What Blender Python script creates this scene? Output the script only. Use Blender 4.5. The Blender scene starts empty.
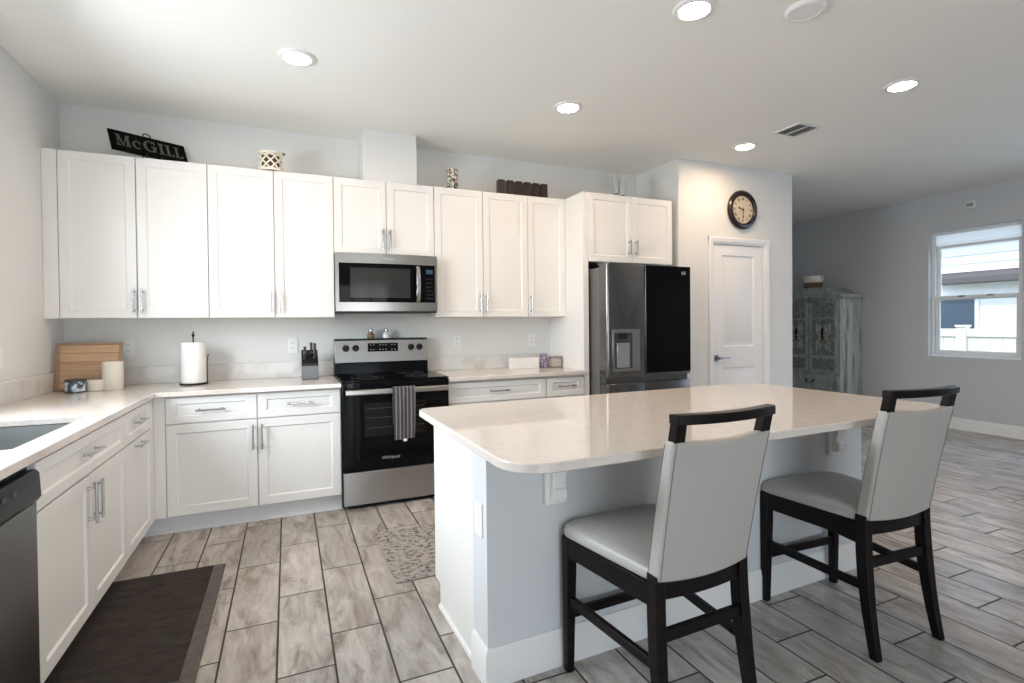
import bpy, bmesh, math, random
from mathutils import Vector, Matrix
random.seed(7)
SC = bpy.context.scene
COL = SC.collection
PI = math.pi

# ------------------------------------------------------------------ camera, world, lights, exposure
cam_d = bpy.data.cameras.new('camera')
cam = bpy.data.objects.new('camera', cam_d)
COL.objects.link(cam)
RT = Vector((0.91757262, -0.39744771, -0.0097876))
UP = Vector((0.0142144, 0.00819345, 0.9998654))
FW = Vector((0.39731402, 0.91758824, -0.01316757))
cam.matrix_world = Matrix(((RT.x, UP.x, -FW.x, 1.3679), (RT.y, UP.y, -FW.y, -4.3622), (RT.z, UP.z, -FW.z, 1.2753), (0, 0, 0, 1)))
cam_d.sensor_width = 36.0
cam_d.lens = 518.479 / 1024 * 36
cam_d.shift_y = -10.282 / 1024
cam_d.clip_start = 0.05
SC.camera = cam

SC.view_settings.view_transform = 'Standard'
SC.view_settings.look = 'None'
SC.view_settings.gamma = 1.0
SC.view_settings.use_curve_mapping = False
SC.view_settings.exposure = 0.06
SC.cycles.use_denoising = True
SC.cycles.max_bounces = 10
SC.cycles.diffuse_bounces = 6
SC.cycles.glossy_bounces = 5
SC.cycles.transmission_bounces = 8
SC.cycles.sample_clamp_indirect = 6.0
SC.cycles.caustics_reflective = False
SC.cycles.caustics_refractive = False

W = bpy.data.worlds.new('daylight_sky')
SC.world = W
W.use_nodes = True
_n = W.node_tree.nodes
_bg = _n['Background']
_sky = _n.new('ShaderNodeTexSky')
_sky.sky_type = 'NISHITA'
_sky.sun_disc = False
_sky.sun_elevation = math.radians(55)
_sky.sun_rotation = math.radians(200)
_mix = _n.new('ShaderNodeMixRGB')
_mix.inputs['Fac'].default_value = 0.55
_mix.inputs['Color2'].default_value = (6.5, 7.2, 8.0, 1)
W.node_tree.links.new(_sky.outputs['Color'], _mix.inputs['Color1'])
W.node_tree.links.new(_mix.outputs['Color'], _bg.inputs['Color'])
_bg.inputs['Strength'].default_value = 0.46

CE = 2.776          # ceiling height
XR = 8.5206         # right wall
YF = -7.2           # wall behind the camera
YB = 2.6            # far end of the living side
H = 0.8835          # worktop height


def area(name, loc, rot, sx, sy, power, color):
    l = bpy.data.lights.new(name, 'AREA')
    l.shape = 'RECTANGLE'
    l.size, l.size_y = sx, sy
    l.energy = power
    l.color = color
    o = bpy.data.objects.new(name, l)
    COL.objects.link(o)
    o.location = loc
    o.rotation_euler = rot
    return o


# daylight coming in through the window over the sink and the glazed doors behind the camera
area('daylight_sink_window', (-0.50, -1.9, 1.80), (0, -PI / 2 + 0.42, 0), 1.1, 1.35, 112, (0.92, 0.96, 1.0))
area('daylight_patio_door', (1.9, YF - 0.45, 0.70), (PI / 2 + 0.50, 0, 0), 2.6, 1.4, 46, (0.88, 0.945, 1.0))
area('fill_living_floor', (XR + 0.50, -3.2, 1.95), (0, PI / 2 - 0.65, 0), 1.4, 1.9, 55, (0.52, 0.70, 1.0))  # added blue fill that brightens the floor on the living side
_sun = bpy.data.lights.new('sun', 'SUN')
_sun.energy = 2.8
_sun.angle = 0.01
_sun.color = (1.0, 0.96, 0.90)
_so = bpy.data.objects.new('sun', _sun)
COL.objects.link(_so)
_so.rotation_euler = Vector((0.60, -0.18, -0.78)).to_track_quat('-Z', 'Y').to_euler()

# ------------------------------------------------------------------ materials
MATS = {}


def mat(name, col, rough=0.5, metal=0.0, spec=0.5, coat=0.0, bump=None, trans=0.0, ior=1.45, emit=None, var=None, alpha=None):
    m = bpy.data.materials.new(name)
    m.use_nodes = True
    nt = m.node_tree
    p = nt.nodes['Principled BSDF']
    p.inputs['Base Color'].default_value = (*col, 1)
    p.inputs['Roughness'].default_value = rough
    p.inputs['Metallic'].default_value = metal
    p.inputs['Specular IOR Level'].default_value = spec
    p.inputs['Coat Weight'].default_value = coat
    p.inputs['Transmission Weight'].default_value = trans
    p.inputs['IOR'].default_value = ior
    if emit:
        p.inputs['Emission Color'].default_value = (*emit[0], 1)
        p.inputs['Emission Strength'].default_value = emit[1]
    tc = nt.nodes.new('ShaderNodeTexCoord')
    mp = nt.nodes.new('ShaderNodeMapping')
    nt.links.new(tc.outputs['Object'], mp.inputs['Vector'])
    if var:      # (scale vec, second colour, contrast lo, hi, detail)
        sc, c2, lo, hi = var
        mp.inputs['Scale'].default_value = sc
        nz = nt.nodes.new('ShaderNodeTexNoise')
        nz.inputs['Scale'].default_value = 1
        nz.inputs['Detail'].default_value = 6
        nt.links.new(mp.outputs['Vector'], nz.inputs['Vector'])
        cr = nt.nodes.new('ShaderNodeValToRGB')
        cr.color_ramp.elements[0].position = lo
        cr.color_ramp.elements[1].position = hi
        cr.color_ramp.elements[0].color = (*col, 1)
        cr.color_ramp.elements[1].color = (*c2, 1)
        nt.links.new(nz.outputs['Fac'], cr.inputs['Fac'])
        nt.links.new(cr.outputs['Color'], p.inputs['Base Color'])
    if bump:     # (scale vec, strength, distance)
        sc, st, di = bump
        mb_ = nt.nodes.new('ShaderNodeMapping')
        mb_.inputs['Scale'].default_value = sc
        nt.links.new(tc.outputs['Object'], mb_.inputs['Vector'])
        nz = nt.nodes.new('ShaderNodeTexNoise')
        nz.inputs['Scale'].default_value = 1
        nz.inputs['Detail'].default_value = 4
        nt.links.new(mb_.outputs['Vector'], nz.inputs['Vector'])
        b = nt.nodes.new('ShaderNodeBump')
        b.inputs['Strength'].default_value = st
        b.inputs['Distance'].default_value = di
        nt.links.new(nz.outputs['Fac'], b.inputs['Height'])
        nt.links.new(b.outputs['Normal'], p.inputs['Normal'])
    MATS[name] = m
    return m


wallpaint = mat('wall_paint', (0.71, 0.715, 0.70), 0.75, bump=((60, 60, 60), 0.10, 0.002))
wallpaint_shaded = mat('wall_paint_shaded', (0.56, 0.57, 0.585), 0.75, bump=((60, 60, 60), 0.10, 0.002))  # wall paint darkened, the shade on the living side put into the colour
ceilpaint = mat('ceiling_paint', (0.86, 0.855, 0.815), 0.85, bump=((38, 38, 38), 0.25, 0.004))
trimpaint = mat('trim_paint', (0.80, 0.80, 0.79), 0.4)
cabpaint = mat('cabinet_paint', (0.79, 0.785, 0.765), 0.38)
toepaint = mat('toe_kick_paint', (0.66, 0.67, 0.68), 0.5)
islandpaint = mat('island_paint', (0.63, 0.65, 0.67), 0.6, bump=((70, 70, 70), 0.06, 0.002))
quartz = mat('quartz', (0.69, 0.635, 0.59), 0.035, spec=0.9, var=((26, 26, 26), (0.64, 0.58, 0.53), 0.50, 0.72))
quartz_splash = mat('quartz_splash', (0.70, 0.69, 0.665), 0.2, var=((9, 9, 9), (0.56, 0.53, 0.49), 0.48, 0.75))
nickel = mat('polished_nickel', (0.50, 0.50, 0.51), 0.2, 1.0)
steel = mat('stainless_steel', (0.42, 0.41, 0.40), 0.28, 1.0, bump=((3, 3, 260), 0.06, 0.002))
sinksteel = mat('sink_steel', (0.52, 0.55, 0.55), 0.33, 1.0)
darksteel = mat('dark_stainless', (0.20, 0.195, 0.19), 0.22, 1.0, bump=((200, 3, 3), 0.03, 0.002))
casegrey = mat('fridge_case_grey', (0.16, 0.16, 0.16), 0.45, 0.3)
blackglass = mat('black_glass', (0.003, 0.003, 0.004), 0.04, spec=0.16)
ovenglass = mat('oven_window_glass', (0.014, 0.013, 0.012), 0.05, spec=0.2)
blackenamel = mat('black_enamel', (0.004, 0.004, 0.005), 0.10, spec=0.15)
blackplastic = mat('black_plastic', (0.010, 0.010, 0.011), 0.35, spec=0.3)
dwsteel = mat('dark_grey_steel', (0.20, 0.20, 0.20), 0.34, 1.0)
espresso = mat('espresso_wood', (0.006, 0.005, 0.005), 0.33, spec=0.16, var=((6, 6, 40), (0.011, 0.008, 0.008), 0.4, 0.7))
leather = mat('cream_leather', (0.40, 0.39, 0.367), 0.42, bump=((150, 150, 150), 0.10, 0.001))
seam = mat('seam_thread', (0.16, 0.155, 0.145), 0.7)
whiteplastic = mat('white_plastic', (0.80, 0.80, 0.79), 0.35)
slotdark = mat('slot_dark', (0.05, 0.05, 0.05), 0.6)
paper = mat('paper_white', (0.84, 0.83, 0.81), 0.9, bump=((90, 90, 90), 0.2, 0.002))
cream = mat('cream_ceramic', (0.78, 0.74, 0.66), 0.35)
tanwood = mat('tray_wood', (0.54, 0.36, 0.225), 0.55, var=((3, 30, 40), (0.33, 0.20, 0.12), 0.45, 0.75))
tanedge = mat('tray_edge_wood', (0.30, 0.20, 0.135), 0.55)
signblack = mat('sign_black', (0.003, 0.003, 0.003), 0.7, spec=0.08)
signgrey = mat('sign_letter_grey', (0.11, 0.10, 0.09), 0.6)
ironblack = mat('black_iron', (0.02, 0.02, 0.02), 0.45, 0.6)
bronze = mat('oil_bronze', (0.014, 0.010, 0.009), 0.25, 0.0)
clockface = mat('clock_face', (0.62, 0.54, 0.42), 0.5, var=((9, 9, 9), (0.50, 0.42, 0.31), 0.45, 0.75))
ink = mat('black_ink', (0.02, 0.018, 0.016), 0.5)
browncup = mat('brown_lacquer', (0.026, 0.015, 0.011), 0.3, var=((40, 40, 40), (0.060, 0.036, 0.026), 0.5, 0.7))
mosaic = mat('mosaic_tiles', (0.62, 0.57, 0.48), 0.2, var=((55, 55, 55), (0.05, 0.035, 0.025), 0.48, 0.52))
lattice_m = mat('lattice_ceramic', (0.78, 0.72, 0.60), 0.4)
darkinside = mat('dark_interior', (0.10, 0.075, 0.05), 0.7)
glass = mat('clear_glass', (0.95, 0.97, 0.97), 0.02, trans=1.0, ior=1.45)
salt = mat('white_salt', (0.86, 0.86, 0.85), 0.8)
brownglaze = mat('brown_glaze', (0.20, 0.14, 0.09), 0.3)
purple = mat('purple_label', (0.16, 0.12, 0.23), 0.4, var=((60, 60, 45), (0.45, 0.42, 0.52), 0.50, 0.62))
wax = mat('cream_wax', (0.84, 0.79, 0.66), 0.5)
bluelabel = mat('blue_label', (0.05, 0.10, 0.16), 0.25, var=((36, 36, 42), (0.62, 0.72, 0.76), 0.47, 0.56))
rubberblk = mat('knife_handle_black', (0.012, 0.012, 0.013), 0.35)
blockgrey = mat('knife_block_grey', (0.16, 0.165, 0.175), 0.4, 0.5)
emitlamp = mat('lamp_lens', (1, 1, 1), 0.5, emit=((1.0, 0.71, 0.47), 185))
emitpanel = mat('lit_display', (0.02, 0.05, 0.07), 0.3, emit=((0.12, 0.40, 0.65), 0.08))
vinyl = mat('white_vinyl', (0.80, 0.82, 0.83), 0.4)
siding_m = mat('white_siding', (0.82, 0.83, 0.85), 0.7)
fascia_m = mat('grey_shingle', (0.11, 0.098, 0.098), 0.8)
nbglass = mat('neighbour_window', (0.05, 0.08, 0.12), 0.3)
fence_m = mat('white_fence_vinyl', (0.80, 0.79, 0.76), 0.6)
grass_m = mat('lawn', (0.12, 0.17, 0.07), 0.9, var=((8, 8, 8), (0.20, 0.22, 0.11), 0.4, 0.6))
patio_m = mat('patio_concrete', (0.42, 0.41, 0.39), 0.9)
basketbrown = mat('basket_brown', (0.17, 0.105, 0.05), 0.7, bump=((30, 30, 130), 0.5, 0.004))
distress = mat('distressed_paint', (0.40, 0.43, 0.40), 0.6, var=((16, 16, 6), (0.20, 0.215, 0.19), 0.45, 0.75), bump=((60, 60, 18), 0.3, 0.003))
distress_side = mat('distressed_paint_pale', (0.52, 0.57, 0.54), 0.55, var=((22, 22, 3.0), (0.18, 0.21, 0.19), 0.43, 0.68), bump=((60, 60, 18), 0.2, 0.003))
armdark = mat('armoire_glaze', (0.16, 0.175, 0.155), 0.6, var=((25, 25, 25), (0.30, 0.32, 0.29), 0.4, 0.65))


def gmix(nt, fac, a, b):
    n = nt.nodes.new('ShaderNodeMixRGB')
    for s, v in (('Fac', fac), ('Color1', a), ('Color2', b)):
        if hasattr(v, 'is_output'):
            nt.links.new(v, n.inputs[s])
        elif isinstance(v, tuple):
            n.inputs[s].default_value = (*v, 1)
        else:
            n.inputs[s].default_value = v
    return n.outputs['Color']


def gmath(nt, op, a, b=None, clamp=False):
    n = nt.nodes.new('ShaderNodeMath')
    n.operation = op
    n.use_clamp = clamp
    for i, v in enumerate((a, b)):
        if v is None:
            continue
        if hasattr(v, 'is_output'):
            nt.links.new(v, n.inputs[i])
        else:
            n.inputs[i].default_value = v
    return n.outputs[0]


def gnoise(nt, vec, scale, detail=5, rough=0.55, dist=0.0):
    n = nt.nodes.new('ShaderNodeTexNoise')
    n.inputs['Scale'].default_value = scale
    n.inputs['Detail'].default_value = detail
    n.inputs['Roughness'].default_value = rough
    n.inputs['Distortion'].default_value = dist
    nt.links.new(vec, n.inputs['Vector'])
    return n.outputs['Fac']


def gramp(nt, fac, stops):
    n = nt.nodes.new('ShaderNodeValToRGB')
    e = n.color_ramp.elements
    while len(e) < len(stops):
        e.new(0.5)
    for i, (p, c) in enumerate(stops):
        e[i].position = p
        e[i].color = (*c, 1) if isinstance(c, tuple) else (c, c, c, 1)
    nt.links.new(fac, n.inputs['Fac'])
    return n.outputs['Color']


def gmap(nt, vec, scale):
    n = nt.nodes.new('ShaderNodeMapping')
    n.inputs['Scale'].default_value = scale
    nt.links.new(vec, n.inputs['Vector'])
    return n.outputs['Vector']


def floor_material():
    m = bpy.data.materials.new('wood_look_tile')
    m.use_nodes = True
    nt = m.node_tree
    p = nt.nodes['Principled BSDF']
    tc = nt.nodes.new('ShaderNodeTexCoord')
    sx = nt.nodes.new('ShaderNodeSeparateXYZ')
    nt.links.new(tc.outputs['Object'], sx.inputs[0])
    TW, TL, ST, GW = 0.2025, 0.615, 0.2085, 0.0052
    u = gmath(nt, 'DIVIDE', gmath(nt, 'SUBTRACT', sx.outputs['X'], 0.909 - XR / 2), TW)
    k = gmath(nt, 'FLOOR', u)
    fu = gmath(nt, 'SUBTRACT', u, k)
    v = gmath(nt, 'DIVIDE', gmath(nt, 'SUBTRACT', gmath(nt, 'ADD', sx.outputs['Y'], 0.886 + (YF + YB) / 2), gmath(nt, 'MULTIPLY', k, ST)), TL)
    kv = gmath(nt, 'FLOOR', v)
    fv = gmath(nt, 'SUBTRACT', v, kv)
    du = gmath(nt, 'MULTIPLY', gmath(nt, 'MINIMUM', fu, gmath(nt, 'SUBTRACT', 1.0, fu)), TW)
    dv = gmath(nt, 'MULTIPLY', gmath(nt, 'MINIMUM', fv, gmath(nt, 'SUBTRACT', 1.0, fv)), TL)
    d = gmath(nt, 'MINIMUM', du, dv)
    grout = gmath(nt, 'SUBTRACT', 1.0, gmath(nt, 'DIVIDE', gmath(nt, 'SUBTRACT', d, GW * 0.55), GW * 0.5, ), True)
    grout = gmath(nt, 'MAXIMUM', gmath(nt, 'MINIMUM', grout, 1.0), 0.0)
    cb = nt.nodes.new('ShaderNodeCombineXYZ')
    nt.links.new(k, cb.inputs[0])
    nt.links.new(kv, cb.inputs[1])
    wn = nt.nodes.new('ShaderNodeTexWhiteNoise')
    wn.noise_dimensions = '3D'
    nt.links.new(cb.outputs[0], wn.inputs['Vector'])
    # per tile shift of the grain
    va = nt.nodes.new('ShaderNodeVectorMath')
    va.operation = 'SCALE'
    nt.links.new(wn.outputs['Color'], va.inputs[0])
    va.inputs['Scale'].default_value = 30.0
    vb = nt.nodes.new('ShaderNodeVectorMath')
    vb.operation = 'ADD'
    nt.links.new(tc.outputs['Object'], vb.inputs[0])
    nt.links.new(va.outputs[0], vb.inputs[1])
    vec = vb.outputs[0]
    g1 = gnoise(nt, gmap(nt, vec, (12, 3.2, 1)), 1.0, 6, 0.62, 0.8)
    g2 = gnoise(nt, gmap(nt, vec, (85, 6, 1)), 1.0, 4, 0.6, 0.2)
    g3 = gnoise(nt, gmap(nt, vec, (7, 3.2, 1)), 1.0, 5, 0.7, 1.1)
    base = gramp(nt, g1, [(0.30, (0.25, 0.215, 0.187)), (0.48, (0.43, 0.393, 0.36)), (0.72, (0.60, 0.565, 0.53))])
    base = gmix(nt, gramp(nt, g2, [(0.42, 0.0), (0.75, 0.30)]), base, (0.24, 0.21, 0.185))
    base = gmix(nt, gramp(nt, g3, [(0.56, 0.0), (0.74, 0.85)]), base, (0.15, 0.115, 0.092))
    tone = gramp(nt, wn.outputs['Value'], [(0.0, 0.86), (1.0, 1.08)])
    mm = nt.nodes.new('ShaderNodeMixRGB')
    mm.blend_type = 'MULTIPLY'
    mm.inputs['Fac'].default_value = 1.0
    nt.links.new(base, mm.inputs['Color1'])
    nt.links.new(tone, mm.inputs['Color2'])
    col = gmix(nt, grout, mm.outputs['Color'], (0.035, 0.030, 0.027))
    nt.links.new(col, p.inputs['Base Color'])
    ro = gmath(nt, 'ADD', gmath(nt, 'MULTIPLY', grout, 0.5), 0.20)
    ro = gmath(nt, 'ADD', ro, gmath(nt, 'MULTIPLY', g2, 0.10))
    nt.links.new(ro, p.inputs['Roughness'])
    b = nt.nodes.new('ShaderNodeBump')
    b.inputs['Strength'].default_value = 0.35
    b.inputs['Distance'].default_value = 0.003
    hgt = gmath(nt, 'SUBTRACT', gmath(nt, 'MULTIPLY', g2, 0.25), grout)
    nt.links.new(hgt, b.inputs['Height'])
    nt.links.new(b.outputs['Normal'], p.inputs['Normal'])
    return m


floormat = floor_material()


def fabric_material(name, c1, c2, stops, scale, bump=0.6):
    m = bpy.data.materials.new(name)
    m.use_nodes = True
    nt = m.node_tree
    p = nt.nodes['Principled BSDF']
    p.inputs['Roughness'].default_value = 0.95
    p.inputs['Specular IOR Level'].default_value = 0.1
    tc = nt.nodes.new('ShaderNodeTexCoord')
    v = gmap(nt, tc.outputs['Object'], scale)
    n1 = gnoise(nt, v, 1.0, 8, 0.72, 0.4)
    nt.links.new(gramp(nt, n1, [(stops[0], c1), (stops[1], c2)]), p.inputs['Base Color'])
    n2 = gnoise(nt, tc.outputs['Object'], 350, 2)
    b = nt.nodes.new('ShaderNodeBump')
    b.inputs['Strength'].default_value = bump
    b.inputs['Distance'].default_value = 0.002
    nt.links.new(n2, b.inputs['Height'])
    nt.links.new(b.outputs['Normal'], p.inputs['Normal'])
    return m


matdark = fabric_material('mat_dark_brown', (0.036, 0.031, 0.028), (0.066, 0.057, 0.053), (0.35, 0.7), (9, 24, 10))
matborder = fabric_material('mat_grey_border', (0.115, 0.105, 0.10), (0.165, 0.152, 0.145), (0.35, 0.7), (20, 20, 20))
rugmat = fabric_material('rug_mottled', (0.085, 0.078, 0.072), (0.35, 0.325, 0.30), (0.40, 0.52), (34, 42, 16))


def towel_material():
    m = bpy.data.materials.new('striped_towel_cloth')
    m.use_nodes = True
    nt = m.node_tree
    p = nt.nodes['Principled BSDF']
    p.inputs['Roughness'].default_value = 0.95
    tc = nt.nodes.new('ShaderNodeTexCoord')
    sx = nt.nodes.new('ShaderNodeSeparateXYZ')
    nt.links.new(tc.outputs['Object'], sx.inputs[0])
    f = gmath(nt, 'FRACT', gmath(nt, 'MULTIPLY', sx.outputs['X'], 38.0))
    s = gramp(nt, f, [(0.0, (0.060, 0.055, 0.060)), (0.66, (0.060, 0.055, 0.060)), (0.72, (0.23, 0.215, 0.22)), (0.94, (0.23, 0.215, 0.22)), (1.0, (0.06, 0.055, 0.06))])
    nt.links.new(s, p.inputs['Base Color'])
    n2 = gnoise(nt, tc.outputs['Object'], 300, 2)
    b = nt.nodes.new('ShaderNodeBump')
    b.inputs['Strength'].default_value = 0.5
    b.inputs['Distance'].default_value = 0.002
    nt.links.new(n2, b.inputs['Height'])
    nt.links.new(b.outputs['Normal'], p.inputs['Normal'])
    return m


towelmat = towel_material()

# ------------------------------------------------------------------ mesh helpers


def root_of(o):
    while o.parent:
        o = o.parent
    return o


class MB:
    """Collects shapes; build() links them as one mesh object."""

    def __init__(self):
        self.bm = bmesh.new()

    def box(self, x0, x1, y0, y1, z0, z1):
        bm = self.bm
        vs = [bm.verts.new((x, y, z)) for x in (x0, x1) for y in (y0, y1) for z in (z0, z1)]
        for f in ((0, 1, 3, 2), (4, 6, 7, 5), (0, 4, 5, 1), (2, 3, 7, 6), (0, 2, 6, 4), (1, 5, 7, 3)):
            bm.faces.new([vs[i] for i in f])
        return self

    def hexa(self, bottom, top):
        bm = self.bm
        b = [bm.verts.new(p) for p in bottom]
        t = [bm.verts.new(p) for p in top]
        n = len(b)
        bm.faces.new(b[::-1])
        bm.faces.new(t)
        for i in range(n):
            bm.faces.new((b[i], b[(i + 1) % n], t[(i + 1) % n], t[i]))
        return self

    def prism(self, pts, mapf, d0, d1):
        """pts 2-D outline, mapf(u, v, d) -> 3-D"""
        return self.hexa([mapf(u, v, d0) for u, v in pts], [mapf(u, v, d1) for u, v in pts])

    def cyl(self, a, b, r0, r1=None, n=20, caps=True):
        r1 = r0 if r1 is None else r1
        a, b = Vector(a), Vector(b)
        d = (b - a).normalized()
        s = d.orthogonal().normalized()
        t = d.cross(s)
        bm = self.bm
        A = [bm.verts.new(a + (s * math.cos(2 * PI * i / n) + t * math.sin(2 * PI * i / n)) * r0) for i in range(n)]
        B = [bm.verts.new(b + (s * math.cos(2 * PI * i / n) + t * math.sin(2 * PI * i / n)) * r1) for i in range(n)]
        for i in range(n):
            bm.faces.new((A[i], A[(i + 1) % n], B[(i + 1) % n], B[i]))
        if caps:
            bm.faces.new(A[::-1])
            bm.faces.new(B)
        return self

    def lathe(self, prof, c=(0, 0, 0), n=32, axis='z', close=False):
        """prof: list of (r, h)"""
        bm = self.bm
        rings = []
        for r, h in prof:
            ring = []
            if r < 1e-6:
                p = (0, 0, h)
                ring = [bm.verts.new(self._ax(p, c, axis))]
            else:
                for i in range(n):
                    a = 2 * PI * i / n
                    ring.append(bm.verts.new(self._ax((r * math.cos(a), r * math.sin(a), h), c, axis)))
            rings.append(ring)
        prs = list(zip(rings, rings[1:]))
        if close:
            prs.append((rings[-1], rings[0]))
        for A, B in prs:
            for i in range(n):
                j = (i + 1) % n
                if len(A) == 1 and len(B) == 1:
                    continue
                if len(A) == 1:
                    bm.faces.new((A[0], B[i], B[j]))
                elif len(B) == 1:
                    bm.faces.new((A[i], A[j], B[0]))
                else:
                    bm.faces.new((A[i], A[j], B[j], B[i]))
        return self

    @staticmethod
    def _ax(p, c, axis):
        x, y, z = p
        if axis == '-y':      # lathe axis pointing to -y (out of the back wall)
            x, y, z = x, -z, y
        elif axis == '-x':
            x, y, z = -z, x, y
        elif axis == '-z':
            x, y, z = x, -y, -z
        return (c[0] + x, c[1] + y, c[2] + z)

    def tube(self, pts, r, n=10, caps=True):
        pts = [Vector(p) for p in pts]
        bm = self.bm
        prev = None
        s = None
        rs = r if isinstance(r, (list, tuple)) else [r] * len(pts)
        first = None
        for i, p in enumerate(pts):
            d = (pts[min(i + 1, len(pts) - 1)] - pts[max(i - 1, 0)]).normalized()
            if s is None:
                s = d.orthogonal().normalized()
            s = (s - d * s.dot(d)).normalized()
            t = d.cross(s)
            ring = [bm.verts.new(p + (s * math.cos(2 * PI * k / n) + t * math.sin(2 * PI * k / n)) * rs[i]) for k in range(n)]
            if prev:
                for k in range(n):
                    bm.faces.new((prev[k], prev[(k + 1) % n], ring[(k + 1) % n], ring[k]))
            else:
                first = ring
            prev = ring
        if caps:
            bm.faces.new(first[::-1])
            bm.faces.new(prev)
        return self

    def loft(self, secs, caps=True):
        """secs: list of closed 3-D outlines with the same number of points"""
        bm = self.bm
        R = [[bm.verts.new(p) for p in s] for s in secs]
        n = len(R[0])
        for A, B in zip(R, R[1:]):
            for i in range(n):
                bm.faces.new((A[i], A[(i + 1) % n], B[(i + 1) % n], B[i]))
        if caps:
            bm.faces.new(R[0][::-1])
            bm.faces.new(R[-1])
        return self

    def grid(self, f, nu, nv):
        bm = self.bm
        V = [[bm.verts.new(f(i / nu, j / nv)) for j in range(nv + 1)] for i in range(nu + 1)]
        for i in range(nu):
            for j in range(nv):
                bm.faces.new((V[i][j], V[i + 1][j], V[i + 1][j + 1], V[i][j + 1]))
        return self

    def cells(self, xs, ys, on, z0, z1):
        """slab made of grid cells; on(i, j) -> bool"""
        bm = self.bm
        V = {}

        def v(i, j, t):
            if (i, j, t) not in V:
                V[(i, j, t)] = bm.verts.new((xs[i], ys[j], z1 if t else z0))
            return V[(i, j, t)]
        N, M = len(xs) - 1, len(ys) - 1
        ok = lambda i, j: 0 <= i < N and 0 <= j < M and on(i, j)
        for i in range(N):
            for j in range(M):
                if not ok(i, j):
                    continue
                bm.faces.new((v(i, j, 1), v(i + 1, j, 1), v(i + 1, j + 1, 1), v(i, j + 1, 1)))
                bm.faces.new((v(i, j, 0), v(i, j + 1, 0), v(i + 1, j + 1, 0), v(i + 1, j, 0)))
                for di, dj, a, b in ((-1, 0, (i, j + 1), (i, j)), (1, 0, (i + 1, j), (i + 1, j + 1)), (0, -1, (i, j), (i + 1, j)), (0, 1, (i + 1, j + 1), (i, j + 1))):
                    if not ok(i + di, j + dj):
                        bm.faces.new((v(*a, 0), v(*b, 0), v(*b, 1), v(*a, 1)))
        return self

    def panel(self, M, w, h, t, rail, rec=0.008, cham=0.007, rails=None):
        """recessed-panel (shaker) leaf: M(u, v, d) maps width, height and depth (d > 0 to the back)"""
        bm = self.bm
        rl, rr, rb, rt = rails or (rail, rail, rail, rail)
        e = 0.0018

        def ring(a0, b0, a1, b1, d):
            return [bm.verts.new(M(*q, d)) for q in ((a0, b0), (a1, b0), (a1, b1), (a0, b1))]
        R = [ring(0, 0, w, h, t), ring(0, 0, w, h, e), ring(e, e, w - e, h - e, 0), ring(rl, rb, w - rr, h - rt, 0),
             ring(rl + cham, rb + cham, w - rr - cham, h - rt - cham, rec)]
        for A, B in zip(R, R[1:]):
            for i in range(4):
                bm.faces.new((A[i], A[(i + 1) % 4], B[(i + 1) % 4], B[i]))
        bm.faces.new(R[-1])
        bm.faces.new(R[0][::-1])
        return self

    def build(self, name, m, parent=None, bevel=0.0, seg=2, smooth=None, sub=0, angle=35):
        bm = self.bm
        bmesh.ops.recalc_face_normals(bm, faces=bm.faces)
        if parent is not None:
            off = root_of(parent).location.copy()
        else:
            xs = [v.co for v in bm.verts]
            off = Vector(((min(v.x for v in xs) + max(v.x for v in xs)) / 2, (min(v.y for v in xs) + max(v.y for v in xs)) / 2, min(v.z for v in xs)))
        bmesh.ops.translate(bm, verts=bm.verts, vec=-off)
        me = bpy.data.meshes.new(name)
        bm.to_mesh(me)
        bm.free()
        o = bpy.data.objects.new(name, me)
        COL.objects.link(o)
        me.materials.append(m)
        if parent is not None:
            o.parent = parent
        else:
            o.location = off
        if smooth is None:
            smooth = True
        if smooth:
            for p in me.polygons:
                p.use_smooth = True
            me.set_sharp_from_angle(angle=math.radians(angle))
        if bevel:
            b = o.modifiers.new('bevel', 'BEVEL')
            b.width = bevel
            b.segments = seg
            b.limit_method = 'ANGLE'
            b.angle_limit = math.radians(40)
        if sub:
            s = o.modifiers.new('subdivision', 'SUBSURF')
            s.levels = s.render_levels = sub
        return o


def thing(name, label, cat, loc=(0, 0, 0), group=None):
    o = bpy.data.objects.new(name, None)
    o.empty_display_size = 0.1
    COL.objects.link(o)
    o.location = loc
    tag(o, label, cat, group)
    return o


def tag(o, label=None, cat=None, group=None, kind=None):
    if label:
        o['label'] = label
    if cat:
        o['category'] = cat
    if group:
        o['group'] = group
    if kind:
        o['kind'] = kind
    return o


def struct(mb, name, m, label=None, **kw):
    o = mb.build(name, m, **kw)
    o['kind'] = 'structure'
    o['label'] = label or name.replace('_', ' ')
    o['category'] = name.split('_')[0]
    return o


def copy_tree(o, parent=None):
    c = o.copy()
    COL.objects.link(c)
    c.parent = parent
    for ch in list(o.children):
        copy_tree(ch, c)
    return c


def text_mesh(body, size, M, m, name, parent, depth=0.0015, align='CENTER', offset=0.0, sx=1.0):
    """text laid in the plane given by 4x4 matrix M (local x right, y up, z outwards)"""
    cu = bpy.data.curves.new(name, 'FONT')
    cu.body = body
    cu.size = size
    cu.extrude = depth / 2
    cu.offset = offset
    cu.resolution_u = 3
    cu.align_x = align
    cu.align_y = 'CENTER'
    t = bpy.data.objects.new(name, cu)
    COL.objects.link(t)
    dg = bpy.context.evaluated_depsgraph_get()
    me = bpy.data.meshes.new_from_object(t.evaluated_get(dg))
    bpy.data.objects.remove(t)
    S = Matrix.Diagonal((sx, 1, 1, 1))
    me.transform(M @ S)
    off = root_of(parent).location
    me.transform(Matrix.Translation(-off))
    me.name = name
    me.materials.clear()
    me.materials.append(m)
    o = bpy.data.objects.new(name, me)
    COL.objects.link(o)
    o.parent = parent
    return o


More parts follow.
